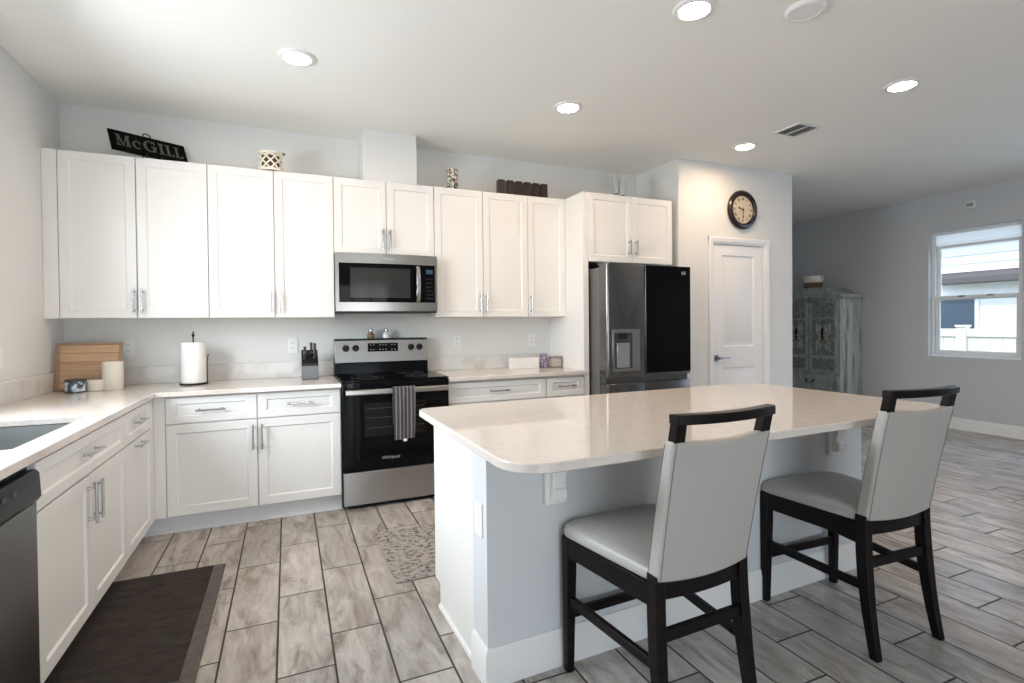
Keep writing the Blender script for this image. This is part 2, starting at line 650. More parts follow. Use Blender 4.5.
def plane_M(origin, right, up):
    r, u = Vector(right).normalized(), Vector(up).normalized()
    n = r.cross(u)
    return Matrix(((r.x, u.x, n.x, origin[0]), (r.y, u.y, n.y, origin[1]), (r.z, u.z, n.z, origin[2]), (0, 0, 0, 1)))


# maps for cabinet fronts: back run faces -y, left run faces +x
def back_map(x0, z0, y):
    return lambda u, v, d: (x0 + u, y + d, z0 + v)


def left_map(y0, z0, x):          # u runs towards the camera (-y)
    return lambda u, v, d: (x - d, y0 - u, z0 + v)


def pull(parent, a, b, out, r=0.0058, stand=0.030, inset=0.018):
    """bar pull between a and b (centre line of the bar), posts go back along -out"""
    a, b, out = Vector(a), Vector(b), Vector(out)
    mb = MB()
    mb.cyl(a, b, r, n=12)
    d = (b - a).normalized()
    for p in (a + d * inset, b - d * inset):
        mb.cyl(p - out * (stand - 0.0005), p, r * 0.85, n=10)
        mb.cyl(p - out * (stand - 0.0005), p - out * (stand - 0.004), r * 1.3, n=12)
    return mb.build('handle', nickel, parent)


# ------------------------------------------------------------------ room shell
T = 0.15
struct(MB().box(-T, XR + T, YF - T, YB + T, -0.12, 0), 'floor', floormat, 'grey wood-look tile floor')
struct(MB().box(-1.5, XR + T, YF - T, YB + T, CE + 0.121, CE + 0.2), 'roof_eave', siding_m, 'added unseen roof slab keeping sun off the sink window')  # added slab, its overhang blocks the sun at the sink window
struct(MB().box(-T, XR + T, YF - T, YB + T, CE, CE + 0.12), 'ceiling', ceilpaint, 'white textured ceiling')
PX0, PX1, PY = 4.6577, 6.1314, -0.6164
struct(MB().box(-T, PX0 + 0.02, 0, T, 0, CE), 'wall_back', wallpaint, 'pale grey wall behind the cabinets')
# left wall with the window over the sink (just outside the frame)
WL = (-2.60, -1.20, 1.08, 2.24)


def wall_x(x0, x1, ya, yb, op):
    y0, y1, z0, z1 = op
    mb = MB()
    mb.box(x0, x1, ya, y0, 0, CE).box(x0, x1, y1, yb, 0, CE).box(x0, x1, y0, y1, 0, z0).box(x0, x1, y0, y1, z1, CE)
    return mb


struct(wall_x(-T, 0, YF - T, T, WL), 'wall_left', wallpaint, 'pale grey wall left of the sink')
WR = (-1.462, -0.585, 0.838, 2.334)
WR2 = (-4.25, -2.15, 0.838, 2.334)
mbw = MB()
mbw.box(XR, XR + T, YF - T, WR2[0], 0, CE).box(XR, XR + T, WR2[1], WR[0], 0, CE).box(XR, XR + T, WR[1], YB + T, 0, CE)
for o_ in (WR, WR2):
    mbw.box(XR, XR + T, o_[0], o_[1], 0, o_[2]).box(XR, XR + T, o_[0], o_[1], o_[3], CE)
struct(mbw, 'wall_right', wallpaint_shaded, 'grey living room wall with the window')
SD = (0.55, 3.25, 0.0, 2.15)
mbw = MB()
mbw.box(0, SD[0], YF - T, YF, 0, CE).box(SD[1], XR, YF - T, YF, 0, CE).box(SD[0], SD[1], YF - T, YF, SD[3], CE)
struct(mbw, 'wall_front', wallpaint, 'wall with glazed doors behind the camera')
struct(MB().box(PX1, XR, YB, YB + T, 0, CE), 'wall_far', wallpaint_shaded, 'far living room wall')
# pantry box: front wall with door opening, left return, right side
DX0, DX1, DZ = 5.06, 5.745, 2.035
mbw = MB()
mbw.box(PX0, DX0, PY, PY + 0.11, 0, CE).box(DX1, PX1, PY, PY + 0.11, 0, CE).box(DX0, DX1, PY, PY + 0.11, DZ, CE)
mbw.box(PX0, PX0 + 0.11, PY + 0.11, 0, 0, CE)
mbw.box(PX1 - 0.11, PX1, PY + 0.11, YB + T, 0, CE)
struct(mbw, 'wall_pantry', wallpaint, 'white wall of the pantry closet')
# boxed-in duct above the microwave cabinet
struct(MB().box(1.913, 2.325, -0.279, 0.0, 2.384, CE), 'trim_duct_chase', wallpaint, 'boxed duct between microwave cabinet and ceiling')
# baseboards


def base_prof(t=0.014, h=0.135):
    return [(0, 0), (t, 0), (t, h - 0.03), (t * 0.75, h - 0.022), (t * 0.75, h - 0.012), (t * 0.35, h), (0, h)]


mb = MB()
mb.prism(base_prof(), lambda u, v, d: (XR - u, d, v), YF, YB)
struct(mb, 'baseboard_right', trimpaint, 'white baseboard along the living room wall')
mb = MB()
mb.prism(base_prof(), lambda u, v, d: (d, PY - u, v), PX0, DX0 - 0.055)
mb.prism(base_prof(), lambda u, v, d: (d, PY - u, v), DX1 + 0.055, PX1)
mb.prism(base_prof(), lambda u, v, d: (PX1 + u, d, v), PY, YB)
struct(mb, 'baseboard_pantry', trimpaint, 'white baseboard of the pantry wall')

# pantry door: casing, leaf with two raised panels, hinges and lever
mb = MB()
c = 0.055
cp = [(0, 0), (c, 0), (c, 0.010), (c - 0.012, 0.017), (0.012, 0.014), (0, 0.008)]
mb.prism(cp, lambda u, v, d: (DX0 - u, PY - v, d), 0, DZ + c)
mb.prism(cp, lambda u, v, d: (DX1 + u, PY - v, d), 0, DZ + c)
mb.prism(cp, lambda u, v, d: (d, PY - v, DZ + u), DX0 - c, DX1 + c)
mb.box(DX0 - 0.0, DX0 + 0.012, PY - 0.002, PY + 0.11, 0, DZ).box(DX1 - 0.012, DX1, PY - 0.002, PY + 0.11, 0, DZ).box(DX0 + 0.012, DX1 - 0.012, PY - 0.002, PY + 0.11, DZ - 0.012, DZ)
struct(mb, 'trim_door_casing', trimpaint, 'white casing around the pantry door')
dw_, dh_ = DX1 - DX0 - 0.032, DZ - 0.028


def door_leaf():
    mb = MB()
    bm = mb.bm
    x0, z0, y = DX0 + 0.016, 0.010, PY + 0.012
    st = 0.118

    def R(a0, b0, a1, b1, d):
        return [bm.verts.new((x0 + a, y + d, z0 + b)) for a, b in ((a0, b0), (a1, b0), (a1, b1), (a0, b1))]
    xs = [0, st, dw_ - st, dw_]
    zs = [0, 0.22, 0.83, 1.03, 1.91, dh_]
    V = {}

    def v(i, j):
        if (i, j) not in V:
            V[(i, j)] = bm.verts.new((x0 + xs[i], y, z0 + zs[j]))
        return V[(i, j)]
    for i in range(3):
        for j in range(5):
            if i == 1 and j in (1, 3):
                o = [v(1, j), v(2, j), v(2, j + 1), v(1, j + 1)]
                a0, b0, a1, b1 = xs[1], zs[j], xs[2], zs[j + 1]
                prev = o
                for ins, d in ((0.012, 0.011), (0.030, 0.011), (0.052, 0.002)):
                    r = R(a0 + ins, b0 + ins, a1 - ins, b1 - ins, d)
                    for q in range(4):
                        bm.faces.new((prev[q], prev[(q + 1) % 4], r[(q + 1) % 4], r[q]))
                    prev = r
                bm.faces.new(prev)
            else:
                bm.faces.new((v(i, j), v(i + 1, j), v(i + 1, j + 1), v(i, j + 1)))
    mb.box(x0 + 0.001, x0 + dw_ - 0.001, y + 0.014, y + 0.035, z0, z0 + dh_)
    # rim
    for (a, b) in (((0, 0), (dw_, 0)), ((dw_, 0), (dw_, dh_)), ((dw_, dh_), (0, dh_)), ((0, dh_), (0, 0))):
        bm.faces.new([bm.verts.new(p) for p in ((x0 + a[0], y, z0 + a[1]), (x0 + b[0], y, z0 + b[1]), (x0 + b[0], y + 0.03, z0 + b[1]), (x0 + a[0], y + 0.03, z0 + a[1]))])
    return mb


door = struct(door_leaf(), 'door_1', trimpaint, 'white two-panel pantry door')
mb = MB()
mb.box(5.075, 5.132, PY - 0.001, PY + 0.013, 0.905, 0.962)
mb.cyl((5.103, PY, 0.934), (5.103, PY - 0.04, 0.934), 0.011)
mb.tube([(5.103, PY - 0.042, 0.934), (5.15, PY - 0.045, 0.936), (5.20, PY - 0.043, 0.936), (5.245, PY - 0.036, 0.934)], [0.011, 0.009, 0.008, 0.0075], 10)
h_ = mb.build('lever_handle', mat('satin_chrome', (0.30, 0.30, 0.31), 0.25, 1.0), door, bevel=0.001)
for z in (0.30, 1.07, 1.83):
    mb = MB()
    mb.cyl((DX1 - 0.010, PY - 0.004, z - 0.045), (DX1 - 0.010, PY - 0.004, z + 0.045), 0.008, n=12)
    mb.box(DX1 - 0.030, DX1 + 0.006, PY + 0.0005, PY + 0.006, z - 0.045, z + 0.045)
    mb.build('hinge', trimpaint, door)

# living room window
XG = XR + 0.095


def sash(name, parent, y0, y1, z0, z1, x, w, t, m=vinyl):
    mb = MB()
    mb.box(x, x + t, y0, y1, z0, z0 + w).box(x, x + t, y0, y1, z1 - w, z1).box(x, x + t, y0, y0 + w, z0 + w, z1 - w).box(x, x + t, y1 - w, y1, z0 + w, z1 - w)
    return mb.build(name, m, parent, bevel=0.003)


def window(name, op, label, mid=True):
    y0, y1, z0, z1 = op
    mb = MB()
    f = 0.035
    mb.box(XG - 0.02, XG + 0.055, y0, y1, z0, z0 + f).box(XG - 0.02, XG + 0.055, y0, y1, z1 - f, z1).box(XG - 0.02, XG + 0.055, y0, y0 + f, z0 + f, z1 - f).box(XG - 0.02, XG + 0.055, y1 - f, y1, z0 + f, z1 - f)
    mb.box(XR - 0.012, XG - 0.02, y0 - 0.0, y1 + 0.0, z0 + 0.0005, z0 + 0.014)
    w = struct(mb, name, vinyl, label, bevel=0.002)
    zm = 1.535
    sash('lower_sash', w, y0 + f + 0.002, y1 - f - 0.002, z0 + f + 0.001, zm + 0.03, XG - 0.012, 0.042, 0.028)
    sash('upper_sash', w, y0 + f + 0.002, y1 - f - 0.002, zm - 0.02, z1 - f - 0.125, XG + 0.018, 0.036, 0.028)
    mb = MB()
    mb.box(XG - 0.004, XG + 0.030, y0 + f + 0.002, y1 - f - 0.002, z1 - f - 0.120, z1 - f - 0.001)
    mb.build('folded_shade', shademat, w)
    for (a, b, x, i) in ((z0 + f + 0.043, zm - 0.012, XG, 0.044), (zm + 0.016, z1 - f - 0.16, XG + 0.03, 0.038)):
        mb = MB()
        mb.box(x, x + 0.004, y0 + f + i, y1 - f - i, a, b)
        mb.build('pane', panemat, w)
    for yy in (y0 + 0.3, y1 - 0.3):
        mb = MB()
        mb.box(XG - 0.020, XG - 0.0125, yy - 0.03, yy + 0.03, zm + 0.012, zm + 0.028)
        mb.build('sash_lock', nickel, w)
    return w


def pane_material():
    m = bpy.data.materials.new('window_pane')
    m.use_nodes = True
    nt = m.node_tree
    out = nt.nodes['Material Output']
    nt.nodes.remove(nt.nodes['Principled BSDF'])
    tr = nt.nodes.new('ShaderNodeBsdfTransparent')
    tr.inputs['Color'].default_value = (0.96, 0.975, 0.98, 1)
    gl = nt.nodes.new('ShaderNodeBsdfGlossy')
    gl.inputs['Roughness'].default_value = 0.02
    fr = nt.nodes.new('ShaderNodeFresnel')
    fr.inputs['IOR'].default_value = 1.45
    mx = nt.nodes.new('ShaderNodeMixShader')
    gm = nt.nodes.new('ShaderNodeNewGeometry')
    nt.links.new(gmath(nt, 'MULTIPLY', fr.outputs[0], gmath(nt, 'SUBTRACT', 1.0, gm.outputs['Backfacing'])), mx.inputs[0])
    nt.links.new(tr.outputs[0], mx.inputs[1])
    nt.links.new(gl.outputs[0], mx.inputs[2])
    nt.links.new(mx.outputs[0], out.inputs['Surface'])
    return m


panemat = pane_material()
jarglass = bpy.data.materials.new('jar_glass')
jarglass.use_nodes = True
_t = jarglass.node_tree
_t.nodes.remove(_t.nodes['Principled BSDF'])
_a, _b, _m = _t.nodes.new('ShaderNodeBsdfTransparent'), _t.nodes.new('ShaderNodeBsdfGlossy'), _t.nodes.new('ShaderNodeMixShader')
_a.inputs['Color'].default_value = (0.90, 0.88, 0.88, 1)
_b.inputs['Roughness'].default_value = 0.03
_m.inputs[0].default_value = 0.10
_t.links.new(_a.outputs[0], _m.inputs[1])
_t.links.new(_b.outputs[0], _m.inputs[2])
_t.links.new(_m.outputs[0], _t.nodes['Material Output'].inputs['Surface'])
shademat = mat('shade_fabric', (0.85, 0.86, 0.87), 0.9)
_t = shademat.node_tree
_tl = _t.nodes.new('ShaderNodeBsdfTranslucent')
_tl.inputs['Color'].default_value = (0.9, 0.92, 0.94, 1)
_mx = _t.nodes.new('ShaderNodeMixShader')
_mx.inputs[0].default_value = 0.75
_t.links.new(_t.nodes['Principled BSDF'].outputs[0], _mx.inputs[1])
_t.links.new(_tl.outputs[0], _mx.inputs[2])
_t.links.new(_mx.outputs[0], _t.nodes['Material Output'].inputs['Surface'])
window('window_1', WR, 'white single-hung living room window with neighbour house outside')
# window over the sink and glazed doors behind the camera (outside the frame, they let the daylight in)
y0, y1, z0, z1 = WL
mb = MB()
f = 0.04
mb.box(-0.11, -0.05, y0, y1, z0, z0 + f).box(-0.11, -0.05, y0, y1, z1 - f, z1).box(-0.11, -0.05, y0, y0 + f, z0 + f, z1 - f).box(-0.11, -0.05, y1 - f, y1, z0 + f, z1 - f)
mb.box(-0.10, -0.06, y0 + f, y1 - f, 1.64, 1.68)
w2 = struct(mb, 'window_2', vinyl, 'window over the sink')
MB().box(-0.083, -0.079, y0 + f, y1 - f, z0 + f, 1.64).box(-0.083, -0.079, y0 + f, y1 - f, 1.68, z1 - f).build('pane', panemat, w2)
y0, y1, z0, z1 = WR2
mb = MB()
mb.box(XG, XG + 0.05, y0, y1, z0, z0 + f).box(XG, XG + 0.05, y0, y1, z1 - f, z1).box(XG, XG + 0.05, y0, y0 + f, z0 + f, z1 - f).box(XG, XG + 0.05, y1 - f, y1, z0 + f, z1 - f).box(XG, XG + 0.05, -3.23, -3.17, z0 + f, z1 - f)
struct(mb, 'window_added', vinyl, 'added unseen window opening for the living side fill')  # unseen window added to go with the blue floor fill
x0, x1, z0, z1 = SD
mb = MB()
f = 0.07
mb.box(x0, x1, YF - 0.11, YF - 0.05, 0.0, f).box(x0, x1, YF - 0.11, YF - 0.05, z1 - f, z1).box(x0, x0 + f, YF - 0.11, YF - 0.05, f, z1 - f).box(x1 - f, x1, YF - 0.11, YF - 0.05, f, z1 - f)
for xx in (1.42, 2.32):
    mb.box(xx, xx + 0.08, YF - 0.11, YF - 0.05, f, z1 - f)
struct(mb, 'door_2', vinyl, 'glazed patio doors behind the camera')

# outside the living room window
struct(MB().box(XR + T, 30, -25, 25, -0.3, -0.15), 'ground_lawn', grass_m, 'lawn between the houses')
hs = thing('neighbour_house', 'white sided neighbour house seen through the living room window', 'house', (13.4, 0.5, -0.15))
mb = MB()
mb.box(13.0, 18.0, -9, 9, -0.15, 1.95)
mb.build('lower_wall', siding_m, hs)
mb = MB()
zz = 2.17
while zz < 2.95:
    mb.prism([(0, 0.012), (0.035, 0), (0.006, 0.155), (0, 0.155)], lambda u, v, d, z=zz: (13.0 - u, d, z + v), -9, 9)
    zz += 0.155
mb.box(13.0, 18.0, -9, 9, 1.95, 2.95)
mb.build('upper_siding', siding_m, hs)
mb = MB()
mb.prism([(0, 0), (0.32, 0), (0.32, 0.10), (0, 0.22)], lambda u, v, d: (12.998 - u, d, 1.95 + v), -9, 1.56)
mb.build('lower_roof', fascia_m, hs)
mb = MB()
mb.prism([(-0.4, 0), (6, 2.6), (6, 2.7), (-0.4, 0.12)], lambda u, v, d: (13.0 + u, d, 2.95 + v), -9.4, 9.4)
mb.build('roof', fascia_m, hs)
mb = MB()
mb.box(12.965, 12.999, 0.95, 2.15, 1.08, 1.70)
fr = mb.build('window_frame', vinyl, hs)
mb = MB()
mb.box(12.955, 12.964, 1.01, 2.10, 1.12, 1.655)
mb.build('pane', nbglass, fr)
fe = thing('vinyl_fence', 'white vinyl fence with a capped post outside the living room window', 'fence', (11.0, 0.2, -0.15))
mb = MB()
for yy in (-4.6, -2.2, 0.185, 2.6):
    m2 = MB()
    m2.box(10.94, 11.06, yy, yy + 0.125, -0.15, 1.17)
    m2.prism([(-0.012, -0.012), (0.137, -0.012), (0.137, 0.137), (-0.012, 0.137)], lambda u, v, d, q=yy: (10.94 + u, q + v, d), 1.17, 1.20)
    m2.build('post', fence_m, fe)
yy = -7.0
while yy < 5.0:
    mb.box(10.985, 11.015, yy, yy + 0.146, 0.0, 1.02)
    yy += 0.15
mb.build('boards', fence_m, fe)
MB().box(10.965, 11.035, -7, 5, 1.02, 1.12).build('rail', fence_m, fe)

# ------------------------------------------------------------------ upper cabinets
ZT, ZB = 2.3823, 1.3394
DU = 0.3129
WHITE = 'white shaker wall cabinet'


def upper(label, x0, x1, z0, doors, handles, depth=DU, filler=None, group='white shaker wall cabinets', ztop=ZT, hz=None):
    """doors: list of (xa, xb); handles: list of x (or None)"""
    c = thing('wall_cabinet', label, 'cabinet', ((x0 + x1) / 2, -depth / 2, z0), group)
    g = 0.0026
    MB().box(x0 + 0.0005, x1 - 0.0005, -(depth - 0.025), -0.002, z0, ztop).build('carcass', cabpaint, c)
    if filler:
        MB().box(filler[0], filler[1], -(depth - 0.004), -(depth - 0.0208), z0, ztop).build('filler_strip', cabpaint, c)
    for (xa, xb), hx in zip(doors, handles):
        d = MB().panel(back_map(xa + g, z0 + 0.002, -depth), xb - xa - 2 * g, ztop - z0 - 0.004, 0.020, 0.053).build('door', cabpaint, c)
        if hx is not None:
            a, b = hz or (z0 + 0.032, z0 + 0.19)
            pull(d, (hx, -depth - 0.030, a), (hx, -depth - 0.030, b), (0, -1, 0), r=0.0062)
    return c


upper('white two-door wall cabinet in the left corner, above the wooden tray', 0.002, 0.8825, ZB, [(0.0775, 0.4795), (0.4795, 0.8825)], [0.462, 0.506], filler=(0.002, 0.076))
upper('white two-door wall cabinet above the paper towel roll, left of the microwave', 0.8825, 1.6925, ZB, [(0.8825, 1.2912), (1.2912, 1.6925)], [1.264, 1.318])
upper('short white two-door wall cabinet directly above the microwave', 1.6925, 2.4532, 1.815, [(1.6925, 2.0775), (2.0775, 2.4532)], [2.050, 2.105], hz=(1.853, 2.012))
upper('white two-door wall cabinet right of the microwave', 2.4532, 3.2784, ZB, [(2.4532, 2.8672), (2.8672, 3.2784)], [2.840, 2.894])
upper('narrow single-door white wall cabinet beside the tall fridge panel', 3.2784, 3.6477, ZB, [(3.2784, 3.6477)], [3.306])
YC = 0.612
cab = thing('fridge_surround_cabinet', 'deep white two-door cabinet over the fridge with tall side panel', 'cabinet', (4.15, -0.3, 0.0), 'white shaker wall cabinets')
MB().box(3.648, 3.699, -YC + 0.002, -0.002, 0, ZT).build('side_panel', cabpaint, cab, bevel=0.001)
MB().box(3.6995, 4.592, -YC + 0.021, -0.002, 1.80, ZT).build('carcass', cabpaint, cab)
for xa, xb, hx in ((3.701, 4.148, 4.112), (4.148, 4.587, 4.182)):
    d = MB().panel(back_map(xa + 0.0015, 1.802, -YC), xb - xa - 0.003, ZT - 1.804, 0.020, 0.053).build('door', cabpaint, cab)
    pull(d, (hx, -YC - 0.030, 1.868), (hx, -YC - 0.030, 2.0), (0, -1, 0), r=0.0062)

# ------------------------------------------------------------------ base cabinets
DB = 0.6169
ZC = 0.8535     # underside of the worktop
ZTK = 0.108


def base_back(label, x0, x1, fronts, fill=None):
    """fronts: (kind, xa, xb, za, zb, handle) on the back run"""
    c = thing('base_cabinet', label, 'cabinet', ((x0 + x1) / 2, -0.3, 0), 'white shaker base cabinets')
    MB().box(x0 + 0.0005, x1 - 0.0005, -DB + 0.021, -0.003, ZTK, ZC - 0.0005).build('carcass', cabpaint, c)
    mb = MB()
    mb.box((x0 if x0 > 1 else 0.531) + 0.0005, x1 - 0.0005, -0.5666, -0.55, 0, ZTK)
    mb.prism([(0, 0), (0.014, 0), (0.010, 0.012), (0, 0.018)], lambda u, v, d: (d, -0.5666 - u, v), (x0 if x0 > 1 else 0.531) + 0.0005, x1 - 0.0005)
    mb.build('toe_kick', toepaint, c)
    if fill:
        MB().box(fill[0], fill[1], -DB + 0.004, -DB + 0.0208, ZTK, ZC - 0.001).build('filler_strip', cabpaint, c)
    for kind, xa, xb, za, zb, hd in fronts:
        rail = 0.053 if kind == 'door' else 0.040
        d = MB().panel(back_map(xa + 0.002, za, -DB), xb - xa - 0.004, zb - za, 0.020, rail, rails=(0.053, 0.053, rail, rail)).build(kind, cabpaint, c)
        if hd:
            a, b = hd
            pull(d, (a[0], -DB - 0.030, a[1]), (b[0], -DB - 0.030, b[1]), (0, -1, 0))
    return c


base_back('white base cabinet with two drawers over two doors, left of the range', 0.597, 1.7005, [
    ('drawer', 0.674, 1.179, 0.684, 0.843, ((0.838, 0.761), (1.0, 0.761))),
    ('drawer', 1.181, 1.696, 0.684, 0.843, ((1.358, 0.766), (1.522, 0.766))),
    ('door', 0.674, 1.179, 0.112, 0.676, ((1.155, 0.484), (1.155, 0.646))),
    ('door', 1.181, 1.696, 0.112, 0.676, ((1.207, 0.484), (1.207, 0.646)))], fill=(0.5975, 0.673))
base_back('white base cabinet with a wide drawer, right of the range', 2.4625, 3.29, [
    ('drawer', 2.466, 3.287, 0.684, 0.835, ((2.79, 0.763), (2.955, 0.763))),
    ('door', 2.466, 2.876, 0.112, 0.676, ((2.852, 0.484), (2.852, 0.646))),
    ('door', 2.877, 3.287, 0.112, 0.676, ((2.902, 0.484), (2.902, 0.646)))])
base_back('narrow white base cabinet between wide drawer and fridge panel', 3.29, 3.6475, [
    ('drawer', 3.293, 3.645, 0.684, 0.835, ((3.39, 0.766), (3.56, 0.766))),
    ('door', 3.293, 3.645, 0.112, 0.676, ((3.318, 0.484), (3.318, 0.646)))])


def base_left(label, ya, yb, fronts, fill=None):
    """left run: faces +x; ya > yb"""
    c = thing('base_cabinet', label, 'cabinet', (0.3, (ya + yb) / 2, 0), 'white shaker base cabinets')
    MB().cells([0.003, DB - 0.021], [yb + 0.0005, ya - 0.0005], lambda i, j: True, ZTK, ZC - 0.21).build('carcass', cabpaint, c)
    MB().box(0.003, 0.02, yb + 0.0005, ya - 0.0005, ZC - 0.209, ZC - 0.0005).build('back_rail', cabpaint, c)
    MB().box(DB - 0.045, DB - 0.021, yb + 0.0005, ya - 0.0005, ZC - 0.209, ZC - 0.0005).build('front_rail', cabpaint, c)
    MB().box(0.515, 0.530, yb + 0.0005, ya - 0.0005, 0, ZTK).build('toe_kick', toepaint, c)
    if fill:
        MB().box(DB - 0.0208, DB - 0.004, fill[1], fill[0], ZTK, ZC - 0.001).build('filler_strip', cabpaint, c)
    for kind, y0, y1, za, zb, hd in fronts:
        rail = 0.053 if kind == 'door' else 0.040
        d = MB().panel(left_map(y0 - 0.002, za, DB), y0 - y1 - 0.004, zb - za, 0.020, rail, rails=(0.053, 0.053, rail, rail)).build(kind, cabpaint, c)
        if hd:
            a, b = hd
            pull(d, (DB + 0.030, a[0], a[1]), (DB + 0.030, b[0], b[1]), (1, 0, 0))
    return c


base_left('white base cabinet with drawer and pull-out door in the corner, beyond the sink', -0.619, -1.2205, [
    ('drawer', -0.70, -1.217, 0.684, 0.843, ((-0.90, 0.772), (-1.06, 0.772))),
    ('door', -0.70, -1.217, 0.112, 0.676, ((-0.90, 0.646), (-1.06, 0.646)))], fill=(-0.622, -0.698))
base_left('white base cabinet under the sink with wide front over two doors', -1.2205, -2.2295, [
    ('drawer', -1.224, -2.226, 0.684, 0.843, ((-1.65, 0.772), (-1.82, 0.772))),
    ('door', -1.224, -1.7235, 0.112, 0.676, ((-1.688, 0.484), (-1.688, 0.646))),
    ('door', -1.7265, -2.226, 0.112, 0.676, ((-1.762, 0.484), (-1.762, 0.646)))])

# dishwasher
dwx = thing('dishwasher', 'stainless dishwasher with black control panel beside the sink cabinet', 'dishwasher', (0.32, -2.53, 0))
MB().box(0.03, 0.598, -2.828, -2.232, 0.09, 0.85).build('tub', blackplastic, dwx)
MB().box(0.60, 0.622, -2.826, -2.234, 0.10, 0.722).build('door', dwsteel, dwx, bevel=0.003)
mb = MB()
mb.prism([(0.60, 0.725), (0.624, 0.725), (0.634, 0.74), (0.630, 0.815), (0.622, 0.826), (0.60, 0.826)], lambda u, v, d: (u, d, v), -2.826, -2.232)
cp_ = mb.build('control_panel', blackplastic, dwx, bevel=0.002)
btn = mat('button_grey', (0.06, 0.06, 0.065), 0.5)
for i in range(7):
    MB().box(0.6315, 0.6335, -2.78 + i * 0.06, -2.755 + i * 0.06, 0.788, 0.803).build('button', btn, cp_)
MB().box(0.50, 0.56, -2.826, -2.234, 0, 0.095).build('toe_kick', blackplastic, dwx)
base_left('white base cabinet nearest the camera, past the dishwasher', -2.831, -3.45, [
    ('drawer', -2.834, -3.446, 0.684, 0.843, ((-3.06, 0.772), (-3.22, 0.772))),
    ('door', -2.834, -3.446, 0.112, 0.676, ((-2.86, 0.484), (-2.86, 0.646)))])

# worktops
xs = [0.0015, 0.135, 0.535, 0.6295, 1.7005]
ys = [-3.45, -2.16, -1.455, -0.6496, -0.0015]
ct = thing('worktop', 'white quartz worktop with the sink, running around the left corner', 'countertop', (0.32, -1.5, ZC))
mb = MB().cells(xs, ys, lambda i, j: (j == 3) or (i <= 2 and not (i == 1 and j == 1)), ZC, H)
mb.build('slab', quartz, ct, bevel=0.003)
mb = MB().cells([0.0015, 0.020, 1.7005], [-3.45, -0.020, -0.0015], lambda i, j: i == 0 or j == 1, H + 0.0003, 1.003)
mb.build('backsplash', quartz_splash, ct, bevel=0.002)
ct2 = thing('worktop', 'short quartz worktop between range and fridge panel', 'countertop', (3.05, -0.3, ZC))
MB().box(2.4615, 3.6475, -0.6496, -0.0015, ZC, H).build('slab', quartz, ct2, bevel=0.003)
MB().box(2.4615, 3.6475, -0.020, -0.0015, H + 0.0003, 1.003).build('backsplash', quartz_splash, ct2, bevel=0.002)

# sink
sk = thing('sink', 'stainless undermount sink basin in the left worktop', 'sink', (0.335, -1.8, 0.66))
mb = MB()
bm = mb.bm


def rrect(x0, x1, y0, y1, r, z, n=5):
    pts = []
    for cx, cy, a0 in ((x1 - r, y1 - r, 0), (x0 + r, y1 - r, 90), (x0 + r, y0 + r, 180), (x1 - r, y0 + r, 270)):
        for i in range(n + 1):
            a = math.radians(a0 + 90 * i / n)
            pts.append((cx + r * math.cos(a), cy + r * math.sin(a), z))
    return pts


zt = ZC - 0.001
mb.loft([rrect(0.115, 0.555, -2.185, -1.43, 0.03, zt), rrect(0.137, 0.533, -2.158, -1.457, 0.04, zt), rrect(0.140, 0.530, -2.155, -1.460, 0.04, 0.70), rrect(0.158, 0.512, -2.137, -1.478, 0.03, 0.682)], caps=False)
f_ = rrect(0.158, 0.512, -2.137, -1.478, 0.03, 0.682)
bm.faces.new([bm.verts.new(p) for p in f_])
mb.build('basin', sinksteel, sk)
mb = MB()
mb.lathe([(0.0, 0.0), (0.02, 0.003), (0.042, 0.003), (0.052, 0.006), (0.057, 0.004), (0.057, 0.0005)], (0.33, -1.80, 0.6825))
mb.cyl((0.33, -1.80, 0.685), (0.33, -1.80, 0.71), 0.006)
mb.lathe([(0.0, 0.012), (0.012, 0.010), (0.014, 0.0), (0.0, -0.004)], (0.33, -1.80, 0.712), n=16)
mb.build('drain_strainer', nickel, sk)

# ------------------------------------------------------------------ range
RX0, RX1 = 1.7035, 2.4595
rg = thing('range', 'stainless and black glass electric range under the microwave', 'stove', (2.08, -0.33, 0))
MB().box(RX0, RX1, -0.625, -0.045, 0.03, 0.885).build('body', blackenamel, rg, bevel=0.002)
mb = MB()
mb.box(RX0 - 0.0005, RX1 + 0.0005, -0.655, -0.045, 0.8855, 0.897)
ctp = mb.build('cooktop', blackglass, rg, bevel=0.004)
mb = MB()
for cx_, cy_, r_ in ((1.90, -0.47, 0.115), (2.27, -0.47, 0.09), (1.90, -0.20, 0.08), (2.27, -0.20, 0.105)):
    for rr in (r_, r_ * 0.62):
        mb.lathe([(rr - 0.0015, 0.0), (rr + 0.0015, 0.0), (rr + 0.0015, 0.0004), (rr - 0.0015, 0.0004)], (cx_, cy_, 0.8972), n=40, close=True)
mb.build('burner_rings', mat('burner_print', (0.09, 0.09, 0.09), 0.4), ctp)
# back guard
mb = MB()
mb.prism([(-0.045, 0.897), (-0.115, 0.897), (-0.105, 0.985), (-0.045, 0.985)], lambda u, v, d: (d, u, v), RX0 + 0.004, RX1 - 0.020)
mb.build('lower_guard', blackenamel, rg, bevel=0.003)
mb = MB()
mb.prism([(-0.045, 0.9855), (-0.118, 0.9855), (-0.092, 1.158), (-0.085, 1.165), (-0.045, 1.165)], lambda u, v, d: (d, u, v), RX0, RX1 - 0.022)
gd = mb.build('control_guard', steel, rg, bevel=0.002)
MB().box(RX0 - 0.001, RX1 - 0.021, -0.094, -0.042, 1.1655, 1.173).build('guard_cap', blackplastic, rg)


def guard_pt(x, z, out=0.0):
    t = (z - 0.9855) / (1.158 - 0.9855)
    y = -0.118 + t * 0.026
    n = Vector((0, -0.989, 0.149)).normalized()
    return Vector((x, y, z)) + n * out


